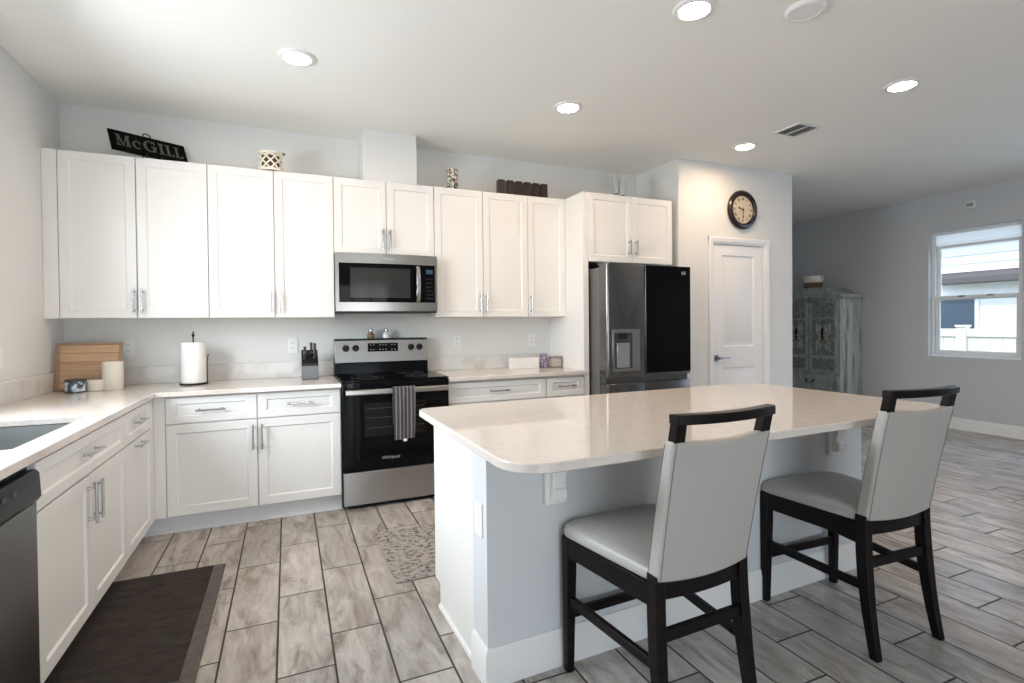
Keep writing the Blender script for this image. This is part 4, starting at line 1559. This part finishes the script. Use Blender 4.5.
MB().box(vx - vh + 0.021, vx + vh - 0.021, vy - vh + 0.021, vy + vh - 0.021, CE - 0.0018, CE - 0.0004).build('backing', mat('vent_shadow_grey', (0.16, 0.16, 0.16), 0.7), t)

# ------------------------------------------------------------------ wall clock
cx_, cz_, cy_ = 5.426, 2.362, PY - 0.0005
ck = thing('wall_clock', 'round dark bronze wall clock with cream face above the pantry door', 'clock', (cx_, cy_, cz_))
mb = MB()
mb.lathe([(0.0, 0.0), (0.180, 0.0), (0.188, 0.012), (0.186, 0.026), (0.172, 0.040), (0.158, 0.042), (0.150, 0.036), (0.142, 0.036), (0.134, 0.026), (0.130, 0.018), (0.0, 0.018)], (cx_, cy_, cz_), axis='-y', n=56)
mb.build('case_rim', bronze, ck)
mb = MB()
mb.lathe([(0.0, 0.0185), (0.1335, 0.0185), (0.1335, 0.0205), (0.0, 0.0205)], (cx_, cy_, cz_), axis='-y', n=56)
fc = mb.build('dial', clockface, ck)
ROM = ['XII', 'I', 'II', 'III', 'IIII', 'V', 'VI', 'VII', 'VIII', 'IX', 'X', 'XI']
for i, r_ in enumerate(ROM):
    a = 2 * PI * i / 12
    rad = Vector((math.sin(a), 0, math.cos(a)))
    right = Vector((math.cos(a), 0, -math.sin(a)))
    p0 = Vector((cx_, cy_ - 0.0212, cz_)) + rad * 0.104
    text_mesh(r_, 0.036, plane_M(p0, right, rad), ink, 'numeral', fc, depth=0.0008, sx=0.8, offset=0.0008)


def hand(ang, ln, w, y):
    mb = MB()
    a = math.radians(ang)
    d = Vector((math.sin(a), 0, math.cos(a)))
    s = Vector((math.cos(a), 0, -math.sin(a)))
    c0 = Vector((cx_, y, cz_))
    ol_ = [c0 - d * 0.02 - s * w * 0.4, c0 - d * 0.02 + s * w * 0.4, c0 + d * ln * 0.55 + s * w * 0.5, c0 + d * ln * 0.70 + s * w * 1.3, c0 + d * ln, c0 + d * ln * 0.70 - s * w * 1.3, c0 + d * ln * 0.55 - s * w * 0.5]
    mb.hexa(ol_, [p + Vector((0, -0.0012, 0)) for p in ol_])
    return mb.build('hand', ink, ck)


hand(287, 0.066, 0.009, cy_ - 0.0235)
hand(180, 0.095, 0.007, cy_ - 0.0255)
mb = MB()
mb.cyl((cx_, cy_ - 0.0206, cz_), (cx_, cy_ - 0.029, cz_), 0.008)
mb.build('centre_cap', ink, ck)

# ------------------------------------------------------------------ things on the worktops
# wooden tray leaning on the wall
tr = thing('wooden_tray', 'wooden plank serving tray leaning upright in the left corner', 'tray', (0.215, -0.2, H))
lean = math.radians(9)


def trp(u, v, d):     # u across, v up along the tray, d out of the face
    return (0.0235 + u, -0.240 - d * math.cos(lean) + v * math.sin(lean), H + 0.001 + v * math.cos(lean) + d * math.sin(lean))


def trbox(mb, u0, u1, v0, v1, d0, d1):
    mb.hexa([trp(u0, v0, d0), trp(u1, v0, d0), trp(u1, v1, d0), trp(u0, v1, d0)], [trp(u0, v0, d1), trp(u1, v0, d1), trp(u1, v1, d1), trp(u0, v1, d1)])


tw_, th_ = 0.345, 0.300
mb = MB()
for i in range(5):
    v0 = 0.012 + i * (th_ - 0.024) / 5
    trbox(mb, 0.010, tw_ - 0.010, v0 + 0.0015, v0 + (th_ - 0.024) / 5 - 0.0015, 0.002, 0.012)
trbox(mb, 0.010, tw_ - 0.010, 0.012, th_ - 0.012, 0.0, 0.004)
mb.build('planks', tanwood, tr)
mb = MB()
trbox(mb, 0, tw_, 0, 0.014, 0, 0.020)
trbox(mb, 0, tw_, th_ - 0.014, th_, 0, 0.020)
trbox(mb, 0, 0.022, 0.014, th_ - 0.014, 0, 0.020)
trbox(mb, tw_ - 0.016, tw_, 0.014, th_ - 0.014, 0, 0.020)
mb.build('frame', tanedge, tr, bevel=0.0015)
# pillar canister
mb = MB()
mb.lathe([(0, 0), (0.054, 0), (0.056, 0.003), (0.056, 0.174), (0.053, 0.178), (0.046, 0.178), (0.044, 0.170), (0.0, 0.168)], (0.338, -0.302, H + 0.0005), n=40)
o = mb.build('pillar_candle', cream)
tag(o, 'tall cream pillar candle in front of the wooden tray', 'candle')
t = thing('candle_jar', 'small round white lidded jar between blue jar and cream pillar candle', 'jar', (0.243, -0.29, H))
mb = MB()
mb.lathe([(0, 0), (0.044, 0), (0.047, 0.004), (0.047, 0.050), (0, 0.050)], (0.254, -0.325, H + 0.0005), n=36)
mb.build('body', cream, t)
mb = MB()
mb.lathe([(0.0, 0.0505), (0.0485, 0.0505), (0.0485, 0.066), (0.045, 0.069), (0, 0.069)], (0.254, -0.325, H + 0.0005), n=36)
mb.build('lid', cream, t)
t = thing('candle_jar', 'squat jar with blue and black picture label at the left of the tray', 'jar', (0.17, -0.36, H))
bx_, by_ = 0.166, -0.372
mb = MB()
mb.lathe([(0, 0), (0.046, 0), (0.050, 0.004), (0.051, 0.030), (0.050, 0.066), (0, 0.066)], (bx_, by_, H + 0.0005), n=36)
mb.build('body', bluelabel, t)
mb = MB()
mb.lathe([(0.0, 0.0665), (0.050, 0.0665), (0.053, 0.070), (0.053, 0.078), (0.049, 0.081), (0, 0.079)], (bx_, by_, H + 0.0005), n=36)
mb.build('lid', mat('jar_lid_dark', (0.07, 0.06, 0.055), 0.35, 0.5), t)
mb = MB()
mb.lathe([(0.0508, 0.002), (0.0525, 0.002), (0.0525, 0.007), (0.0508, 0.007)], (bx_, by_, H + 0.0005), n=36, close=True)
mb.build('foot_ring', mat('jar_foot_dark', (0.06, 0.055, 0.05), 0.35, 0.5), t)

# paper towel holder
px_, py_ = 0.770, -0.205
t = thing('paper_towel_holder', 'white paper towel roll on an upright black wire holder', 'paper towels', (px_, py_, H))
mb = MB()
R = 0.082
mb.tube([(px_ + R * math.cos(2 * PI * i / 28), py_ + R * math.sin(2 * PI * i / 28), H + 0.005) for i in range(29)], 0.0045, 8, caps=False)
for a in (0.4, 0.4 + 2.09, 0.4 + 4.19):
    mb.tube([(px_, py_, H + 0.006), (px_ + R * math.cos(a), py_ + R * math.sin(a), H + 0.006)], 0.004, 8)
mb.build('base', ironblack, t)
mb = MB()
mb.tube([(px_, py_, H + 0.006), (px_, py_, H + 0.33)], 0.0045, 8)
mb.lathe([(0, 0.325), (0.006, 0.328), (0.010, 0.336), (0.007, 0.345), (0.003, 0.352), (0.006, 0.358), (0.0, 0.366)], (px_, py_, H), n=14)
mb.build('rod', ironblack, t)
mb = MB()
mb.tube([(px_ + 0.080, py_ + 0.02, H + 0.006), (px_ + 0.079, py_ + 0.018, H + 0.14), (px_ + 0.082, py_ + 0.02, H + 0.19)] + [(px_ + 0.082 + 0.006 * math.sin(k), py_ + 0.02, H + 0.198 - 0.008 * math.cos(k)) for k in (0.6, 1.4, 2.2, 3.0)], 0.003, 8)
mb.build('tension_arm', ironblack, t)
mb = MB()
mb.lathe([(0.020, 0.012), (0.072, 0.012), (0.0735, 0.015), (0.0735, 0.287), (0.072, 0.290), (0.020, 0.290)], (px_, py_, H), n=44, close=True)
mb.build('paper_roll', paper, t)

# knife block
kx, ky = 1.518, -0.20
kb = thing('knife_block', 'black and grey knife block with three knives left of the range', 'knife block', (kx, ky, H))
mb = MB()
mb.prism([(0.055, 0.0), (-0.060, 0.0), (-0.060, 0.118), (0.055, 0.215)], lambda u, v, d: (kx + d, ky + u, H + 0.0005 + v), -0.057, 0.057)
mb.build('body', blackplastic, kb, bevel=0.003)
mb = MB()
mb.box(kx - 0.0575, kx + 0.0575, ky - 0.064, ky - 0.0605, H + 0.004, H + 0.100)
mb.build('front_plate', blockgrey, kb, bevel=0.001)
for dx, v, ln, w in ((-0.034, 0.30, 0.095, 0.0125), (0.012, 0.70, 0.085, 0.0125), (0.034, 0.35, 0.115, 0.0165)):
    mb = MB()
    b0 = Vector((kx + dx, ky - 0.060 + 0.115 * v, H + 0.118 + 0.097 * v))
    d = Vector((0, -0.18, 1)).normalized()
    n = Vector((0, -1, -0.18)).normalized()
    secs = []
    for s_, k in ((0.0, 0.75), (0.25, 0.9), (0.5, 0.8), (0.8, 1.05), (0.95, 0.95), (1.0, 0.6)):
        c_ = b0 + d * ln * s_ + n * 0.006 * math.sin(s_ * 5)
        secs.append([c_ + Vector((-0.0095, 0, 0)) - n * w * k, c_ + Vector((0.0095, 0, 0)) - n * w * k, c_ + Vector((0.0095, 0, 0)) + n * w * k, c_ + Vector((-0.0095, 0, 0)) + n * w * k])
    mb.loft(secs)
    kn = mb.build('knife', rubberblk, kb, bevel=0.002)
    c0_ = b0
    mb = MB()
    c_ = b0 + d * 0.004
    mb.hexa([(c_.x - 0.0098, c_.y - w * 1.12, c_.z), (c_.x - 0.0055, c_.y - w * 1.12, c_.z), (c_.x - 0.0055, c_.y, c_.z), (c_.x - 0.0098, c_.y, c_.z)], [(c_.x - 0.0098, c_.y - w * 1.12 - 0.010, c_.z + 0.055), (c_.x - 0.0055, c_.y - w * 1.12 - 0.010, c_.z + 0.055), (c_.x - 0.0055, c_.y - 0.010, c_.z + 0.055), (c_.x - 0.0098, c_.y - 0.010, c_.z + 0.055)])
    mb.build('tang', nickel, kn)

# white box, purple jar, perfume-like candle right of the range
mb = MB()
mb.box(3.165, 3.425, -0.215, -0.125, H + 0.0005, H + 0.096)
wb = mb.build('white_box', whiteplastic, bevel=0.004)
tag(wb, 'plain white rectangular box on the worktop right of the range', 'box')
t = thing('glass_jar', 'purple labelled glass jar beside the white box', 'jar', (3.487, -0.16, H))
jx, jy = 3.494, -0.165
mb = MB()
mb.lathe([(0, 0), (0.032, 0), (0.035, 0.004), (0.035, 0.098), (0.031, 0.106), (0.0, 0.106)], (jx, jy, H + 0.0005), n=30)
mb.build('body', purple, t)
mb = MB()
mb.lathe([(0, 0.1065), (0.036, 0.1065), (0.038, 0.112), (0.036, 0.120), (0.016, 0.126), (0.0, 0.128)], (jx, jy, H + 0.0005), n=30)
mb.build('lid', mat('purple_lid', (0.25, 0.21, 0.32), 0.3, 0.3), t)
t = thing('candle_holder', 'square glass candle holder with cream candle beside the purple jar', 'candle', (3.588, -0.215, H))
hx, hy = 3.585, -0.215
mb = MB()
mb.cells([hx - 0.055, hx - 0.049, hx + 0.049, hx + 0.055], [hy - 0.045, hy - 0.039, hy + 0.039, hy + 0.045], lambda i, j: not (i == 1 and j == 1), H + 0.008, H + 0.102)
mb.box(hx - 0.055, hx + 0.055, hy - 0.045, hy + 0.045, H + 0.0005, H + 0.0078)
mb.build('glass_box', jarglass, t)
MB().box(hx - 0.046, hx + 0.046, hy - 0.036, hy + 0.036, H + 0.010, H + 0.075).build('wax', wax, t, bevel=0.003)

# ------------------------------------------------------------------ things on top of the cabinets
ZS = ZT + 0.0005
# name sign: leaning back on a small easel, turned from the front edge to the wall
yaw, ln_ = 0.5178, 0.447
P0 = Vector((0.359, -0.3095, 2.4241))
dS = Vector((math.cos(yaw), math.sin(yaw), 0))
bS = Vector((-math.sin(yaw), math.cos(yaw), 0))
LA = 0.5258
uS = bS * math.sin(LA) + Vector((0, 0, 1)) * math.cos(LA)
nS = dS.cross(uS)
sg = thing('name_sign', 'black wooden plaque with raised lettering standing on the left wall cabinet', 'sign', (0.58, -0.17, ZT))
mb = MB()
hS = 0.172


def sp(u, v, d):
    return P0 + dS * u + uS * v + nS * d


mb.hexa([sp(0, 0, -0.012), sp(ln_, 0, -0.012), sp(ln_, hS, -0.012), sp(0, hS, -0.012)], [sp(0, 0, 0), sp(ln_, 0, 0), sp(ln_, hS, 0), sp(0, hS, 0)])
mb.build('board', signblack, sg, bevel=0.001)
mb = MB()


def stroke(quad):      # quad: four (u, v) points on the board face
    mb.hexa([sp(u, v, 0.0003) for u, v in quad], [sp(u, v, 0.003) for u, v in quad])


def bar(x0, x1, y0, y1):
    stroke(((x0, y0), (x1, y0), (x1, y1), (x0, y1)))


def ring(cx, cy, rx, ry, wx, wy, a0, a1, n=16):
    for i in range(n):
        q = []
        for a in (a0 + (a1 - a0) * i / n, a0 + (a1 - a0) * (i + 1) / n):
            a = math.radians(a)
            q.append((math.cos(a), math.sin(a)))
        (c0, s0), (c1, s1) = q
        stroke(((cx + (rx - wx) * c0, cy + (ry - wy) * s0), (cx + rx * c0, cy + ry * s0), (cx + rx * c1, cy + ry * s1), (cx + (rx - wx) * c1, cy + (ry - wy) * s1)))


v0, v1, se = 0.042, 0.136, 0.007
# M with serifs
bar(0.040, 0.046, v0, v1)
stroke(((0.066, v0), (0.071, v0), (0.055, v1), (0.040, v1)))
stroke(((0.066, v0), (0.071, v0), (0.099, v1), (0.092, v1)))
bar(0.090, 0.105, v0, v1)
bar(0.032, 0.056, v0, v0 + se)
bar(0.082, 0.113, v0, v0 + se)
bar(0.032, 0.050, v1 - se, v1)
bar(0.094, 0.113, v1 - se, v1)
# c
ring(0.148, v0 + 0.034, 0.026, 0.036, 0.013, 0.007, 48, 312)
bar(0.161, 0.170, v0 + 0.044, v0 + 0.062)
# G
ring(0.224, (v0 + v1) / 2, 0.038, 0.049, 0.017, 0.008, 45, 318)
bar(0.242, 0.256, v0 + 0.004, v0 + 0.044)
bar(0.230, 0.264, v0 + 0.040, v0 + 0.047)
bar(0.249, 0.256, v1 - 0.030, v1 + 0.002)
# I, L, L
bar(0.284, 0.299, v0, v1)
bar(0.275, 0.308, v0, v0 + se)
bar(0.275, 0.308, v1 - se, v1)
for u0 in (0.318, 0.372):
    bar(u0 + 0.008, u0 + 0.022, v0, v1)
    bar(u0, u0 + 0.030, v1 - se, v1)
    bar(u0, u0 + 0.048, v0, v0 + se)
    stroke(((u0 + 0.040, v0), (u0 + 0.048, v0), (u0 + 0.048, v0 + 0.028), (u0 + 0.045, v0 + 0.028)))
mb.build('lettering', signgrey, sg)
mb = MB()
c_ = sp(ln_ * 0.5, hS + 0.012, -0.006)
mb.tube([c_ + dS * 0.022 * math.cos(a) + uS * 0.022 * math.sin(a) for a in [i * PI / 10 - 0.3 for i in range(12)]], 0.004, 8)
mb.build('hanging_ring', ironblack, sg)
mb = MB()
for u in (ln_ * 0.42, ln_ * 0.62):
    a_ = sp(u, 0.004, -0.006)
    f_ = Vector((a_.x, a_.y, ZS + 0.004))
    mb.tube([sp(u, 0.0, 0.014), sp(u, -0.004, 0.0), a_, f_ ], 0.004, 8)
    mb.tube([sp(u, 0.10, -0.014), Vector((a_.x, a_.y, ZS + 0.004)) + bS * 0.05 + Vector((0, 0, 0))], 0.004, 8)
mb.build('easel_wire', ironblack, sg)

# lattice candle holder
lx, ly = 1.275, -0.26
lt = thing('candle_holder', 'cream openwork lattice candle holder on the wall cabinets', 'candle holder', (lx, ly, ZT), 'candle holders on the cabinets')
mb = MB()
R = 0.072
nL = 8
for k in range(nL):
    for s in (-1, 1):
        pts = []
        for i in range(13):
            t_ = i / 12
            a = 2 * PI * (k / nL + s * t_ * 2 / nL)
            pts.append((lx + R * math.cos(a), ly + R * math.sin(a), ZS + 0.012 + 0.112 * t_))
        mb.tube(pts, 0.0062, 6)
mb.build('lattice', lattice_m, lt)
for za, zb in ((0.0, 0.016), (0.118, 0.132)):
    MB().lathe([(R - 0.008, za), (R + 0.007, za), (R + 0.007, zb), (R - 0.008, zb)], (lx, ly, ZS), n=36, close=True).build('rim', lattice_m, lt)
mb = MB()
mb.lathe([(0, 0.003), (R - 0.014, 0.003), (R - 0.014, 0.108), (R - 0.018, 0.108), (R - 0.018, 0.008), (0, 0.008)], (lx, ly, ZS), n=30)
mb.build('inner_cup', darkinside, lt)
mb = MB()
mb.tube([(lx + 0.02, ly + 0.05, ZS + 0.138), (lx + 0.085, ly + 0.0, ZS + 0.142), (lx + 0.095, ly - 0.02, ZS + 0.132), (lx + 0.083, ly - 0.01, ZS + 0.122)], 0.004, 8)
mb.build('bail_handle', ironblack, lt)

# mosaic tumbler
mb = MB()
mb.lathe([(0, 0), (0.042, 0), (0.0445, 0.004), (0.0455, 0.165), (0.0435, 0.167), (0.041, 0.165), (0.040, 0.010), (0, 0.010)], (2.628, -0.25, ZS), n=32)
o = mb.build('mosaic_vase', mosaic)
tag(o, 'small brown and cream mosaic glass tumbler on the cabinet right of the duct', 'vase', 'candle holders on the cabinets')

# row of six brown votive cups
ordn = ['leftmost', 'second from left', 'third from left', 'fourth from left', 'fifth from left', 'rightmost']
for i in range(6):
    vx_, vy_ = 3.063 + 0.0815 * i, -0.235
    t = thing('votive_cup', 'square dark brown votive cup, %s of the row of six on the cabinets' % ordn[i], 'candle holder', (vx_, vy_, ZT), 'row of brown votive cups')
    a = 0.029
    mb = MB()
    mb.cells([vx_ - a, vx_ - a + 0.004, vx_ + a - 0.004, vx_ + a], [vy_ - a, vy_ - a + 0.004, vy_ + a - 0.004, vy_ + a], lambda i, j: not (i == 1 and j == 1), ZS + 0.008, ZS + 0.130)
    mb.box(vx_ - a, vx_ + a, vy_ - a, vy_ + a, ZS, ZS + 0.008)
    mb.build('cup', browncup, t, bevel=0.0015)
    mb = MB()
    mb.cyl((vx_, vy_, ZS + 0.009), (vx_, vy_, ZS + 0.10), 0.022, n=20)
    mb.build('candle', wax, t)

# two clear glasses on the fridge cabinet
for i, (gx, gy, lab) in enumerate(((4.095, -0.45, 'clear glass vase on the fridge cabinet, left of the pair'), (4.185, -0.42, 'clear glass vase on the fridge cabinet, right of the pair'))):
    mb = MB()
    mb.lathe([(0, 0), (0.034, 0), (0.036, 0.004), (0.030, 0.016), (0.022, 0.034), (0.024, 0.055), (0.034, 0.10), (0.040, 0.17), (0.042, 0.212), (0.039, 0.212), (0.037, 0.17), (0.031, 0.10), (0.020, 0.056), (0, 0.045)], (gx, gy, ZS), n=32)
    o = mb.build('glass_vase', glass)
    tag(o, lab, 'vase', 'clear glasses on the fridge cabinet')

# ------------------------------------------------------------------ armoire with bowl
AX, AY0, AY1 = 8.05, 0.190, 1.044
am = thing('armoire', 'weathered grey-green carved two-door armoire against the far right wall', 'armoire', (8.24, 0.59, 0))
cyA = (AY0 + AY1) / 2
XB_ = XR - 0.016


def arch(y, lo=1.588, hi=1.694):
    t = abs(y - cyA) / ((AY1 - AY0) / 2)
    if t < 0.45:
        k = 1.0 - 0.06 * (t / 0.45) ** 2
    elif t < 0.82:
        q_ = (t - 0.45) / 0.37
        k = 0.94 * (0.5 + 0.5 * math.cos(PI * q_))
    else:
        k = 0.0
    return lo + (hi - lo) * k


NY = 40
ysA = [AY0 + (AY1 - AY0) * i / NY for i in range(NY + 1)]
mb = MB()
mb.box(AX + 0.022, XB_, AY0 + 0.012, AY1 - 0.012, 0.06, 1.588)
mb.build('side_case', distress_side, am, bevel=0.003)
mb = MB()
# face frame (arched at the top)
outl = [(AY0, 0.06)] + [(AY1, 0.06)] + [(y, arch(y)) for y in reversed(ysA)]
mb.prism(outl, lambda u, v, d: (AX + d, u, v), 0.0, 0.0215)
mb.build('face_frame', distress, am, bevel=0.002)
mb = MB()
out_ = []
cr = [(-0.030, 0.030), (-0.030, 0.044), (-0.014, 0.050), (0.030, 0.050), (0.030, 0.0), (-0.006, 0.0), (-0.012, 0.016)]
secs = []
for y in [AY0 - 0.022] + ysA[1:-1] + [AY1 + 0.022]:
    z = arch(min(max(y, AY0), AY1))
    secs.append([(AX + dx, y, z + dz) for dx, dz in cr])
mb.loft(secs)
mb.prism([(AY0 - 0.022, 1.5885), (AY1 + 0.022, 1.5885), (AY1 + 0.022, 1.637)] + [(y, arch(y) + 0.049) for y in reversed(ysA[1:-1])] + [(AY0 - 0.022, 1.637)], lambda u, v, d: (d, u, v), AX + 0.0305, XB_)
mb.build('cornice', distress, am, angle=40)
mb = MB()
mb.box(AX - 0.008, XB_, AY0 - 0.006, AY1 + 0.006, 0.06, 0.115)
for ya in (AY0, AY1 - 0.09):
    mb.box(AX, AX + 0.09, ya, ya + 0.09, 0, 0.06).box(XB_ - 0.09, XB_, ya, ya + 0.09, 0, 0.06)
mb.build('plinth', distress, am, bevel=0.004)
for s, (ya, yb) in ((-1, (AY0 + 0.018, cyA - 0.004)), (1, (cyA + 0.004, AY1 - 0.018))):
    mb = MB()
    ny = 14
    ysd = [ya + (yb - ya) * i / ny for i in range(ny + 1)]
    o_ = [(ya, 0.585), (yb, 0.585)] + [(y, arch(y, 1.545, 1.640)) for y in reversed(ysd)]
    mb.prism(o_, lambda u, v, d: (AX - 0.018 + d, u, v), 0, 0.0178)
    dr = mb.build('door', armdark, am, bevel=0.002)
    # raised mouldings: outer rails
    rail = MB()
    w_ = 0.042
    ia, ib = ya + w_, yb - w_
    ysi = [ia + (ib - ia) * i / ny for i in range(ny + 1)]
    rail.prism([(ya + 0.004, 0.589), (ya + w_, 0.589), (ya + w_, 1.53), (ya + 0.004, 1.53)], lambda u, v, d: (AX - 0.0185 - d, u, v), 0, 0.016)
    rail.prism([(yb - w_, 0.589), (yb - 0.004, 0.589), (yb - 0.004, 1.53), (yb - w_, 1.53)], lambda u, v, d: (AX - 0.0185 - d, u, v), 0, 0.016)
    for za, zb in ((0.589, 0.615), (0.775, 0.810), (1.305, 1.325)):
        rail.prism([(ia, za), (ib, za), (ib, zb), (ia, zb)], lambda u, v, d: (AX - 0.0185 - d, u, v), 0, 0.014)
    rail.prism([(y, arch(y, 1.512, 1.607)) for y in ysd] + [(y, arch(y, 1.541, 1.636)) for y in reversed(ysd)], lambda u, v, d: (AX - 0.0185 - d, u, v), 0, 0.016)
    rail.build('mouldings', distress, dr)
    # carved scrolls
    cv = MB()
    cm = (ia + ib) / 2
    for zc, fl in ((0.93, 1), (1.19, -1)):
        for sd in (-1, 1):
            pts = []
            for k in range(26):
                a = k / 25 * 3.6 * PI
                r = 0.055 * (1 - k / 29)
                pts.append((AX - 0.021, cm + sd * (0.060 + r * math.cos(a) * 0.75), zc + fl * r * math.sin(a)))
            cv.tube(pts, 0.009, 6)
            cv.tube([(AX - 0.021, cm + sd * 0.012, zc + fl * 0.11 - fl * 0.0), (AX - 0.021, cm + sd * 0.05, zc + fl * 0.10), (AX - 0.021, cm + sd * 0.095, zc + fl * 0.075), (AX - 0.021, cm + sd * 0.10, zc - fl * 0.07)], 0.009, 6)
    for k in range(5):
        for sd in (-1, 1):
            zc = 1.06 + (k - 2) * 0.05
            cv.lathe([(0, 0.008), (0.012, 0.005), (0.016, 0)], (AX - 0.019, cm + sd * (0.045 + 0.02 * (k % 2)), zc), n=10, axis='-x')
    cv.build('carving', distress, dr)
    hp_ = MB()
    hp_.prism([(-0.014, -0.085), (0.014, -0.085), (0.018, -0.05), (0.012, -0.02), (0.012, 0.03), (0.018, 0.06), (0.012, 0.085), (-0.012, 0.085), (-0.018, 0.06), (-0.012, 0.03), (-0.012, -0.02), (-0.018, -0.05)], lambda u, v, d: (AX - 0.019 - d, cm + 0.012 * -s + u, 1.10 + v), 0.0, 0.006)
    hp_.tube([(AX - 0.027, cm - 0.012 * s, 1.155), (AX - 0.040, cm - 0.012 * s, 1.13), (AX - 0.040, cm - 0.012 * s, 1.07), (AX - 0.027, cm - 0.012 * s, 1.045)], 0.006, 8)
    hp_.build('pull', ironblack, dr)
for za, zb in ((0.345, 0.545), (0.135, 0.325)):
    mb = MB()
    mb.panel(lambda u, v, d, z=za: (AX - 0.016 + d, AY0 + 0.02 + u, z + v), AY1 - AY0 - 0.04, zb - za, 0.0158, 0.028, rec=0.006, cham=0.01)
    dr = mb.build('drawer', distress, am)
    for yy in (cyA, ):
        hp_ = MB()
        zc = (za + zb) / 2
        hp_.tube([(AX - 0.020, yy - 0.05, zc + 0.012), (AX - 0.034, yy - 0.045, zc - 0.006), (AX - 0.036, yy, zc - 0.022), (AX - 0.034, yy + 0.045, zc - 0.006), (AX - 0.020, yy + 0.05, zc + 0.012)], 0.0055, 8)
        for q_ in (-0.05, 0.05):
            hp_.lathe([(0, 0.012), (0.012, 0.010), (0.015, 0.0)], (AX - 0.0105, yy + q_, zc + 0.012), n=14, axis='-x')
        hp_.build('bail_pull', ironblack, dr)
bwl = thing('basket_bowl', 'white and brown two-tone bowl on top of the armoire', 'bowl', (8.23, 0.70, 1.744))
bx_, by_, bz_ = 8.23, 0.700, 1.744
# the bowl stands on the flat top behind the arched cornice
mb = MB()
mb.lathe([(0, 0), (0.100, 0), (0.110, 0.015), (0.116, 0.078), (0.0, 0.078)], (bx_, by_, bz_), n=36)
mb.build('basket_base', basketbrown, bwl)
mb = MB()
mb.lathe([(0.117, 0.0785), (0.128, 0.110), (0.132, 0.168), (0.127, 0.168), (0.121, 0.110), (0.108, 0.0785)], (bx_, by_, bz_), n=36, close=True)
mb.tube([(bx_ - 0.02, by_ - 0.128, bz_ + 0.160), (bx_ - 0.02, by_ - 0.165, bz_ + 0.160), (bx_ - 0.02, by_ - 0.168, bz_ + 0.147), (bx_ - 0.02, by_ - 0.126, bz_ + 0.142)], 0.008, 8)
mb.build('rim', cream, bwl)
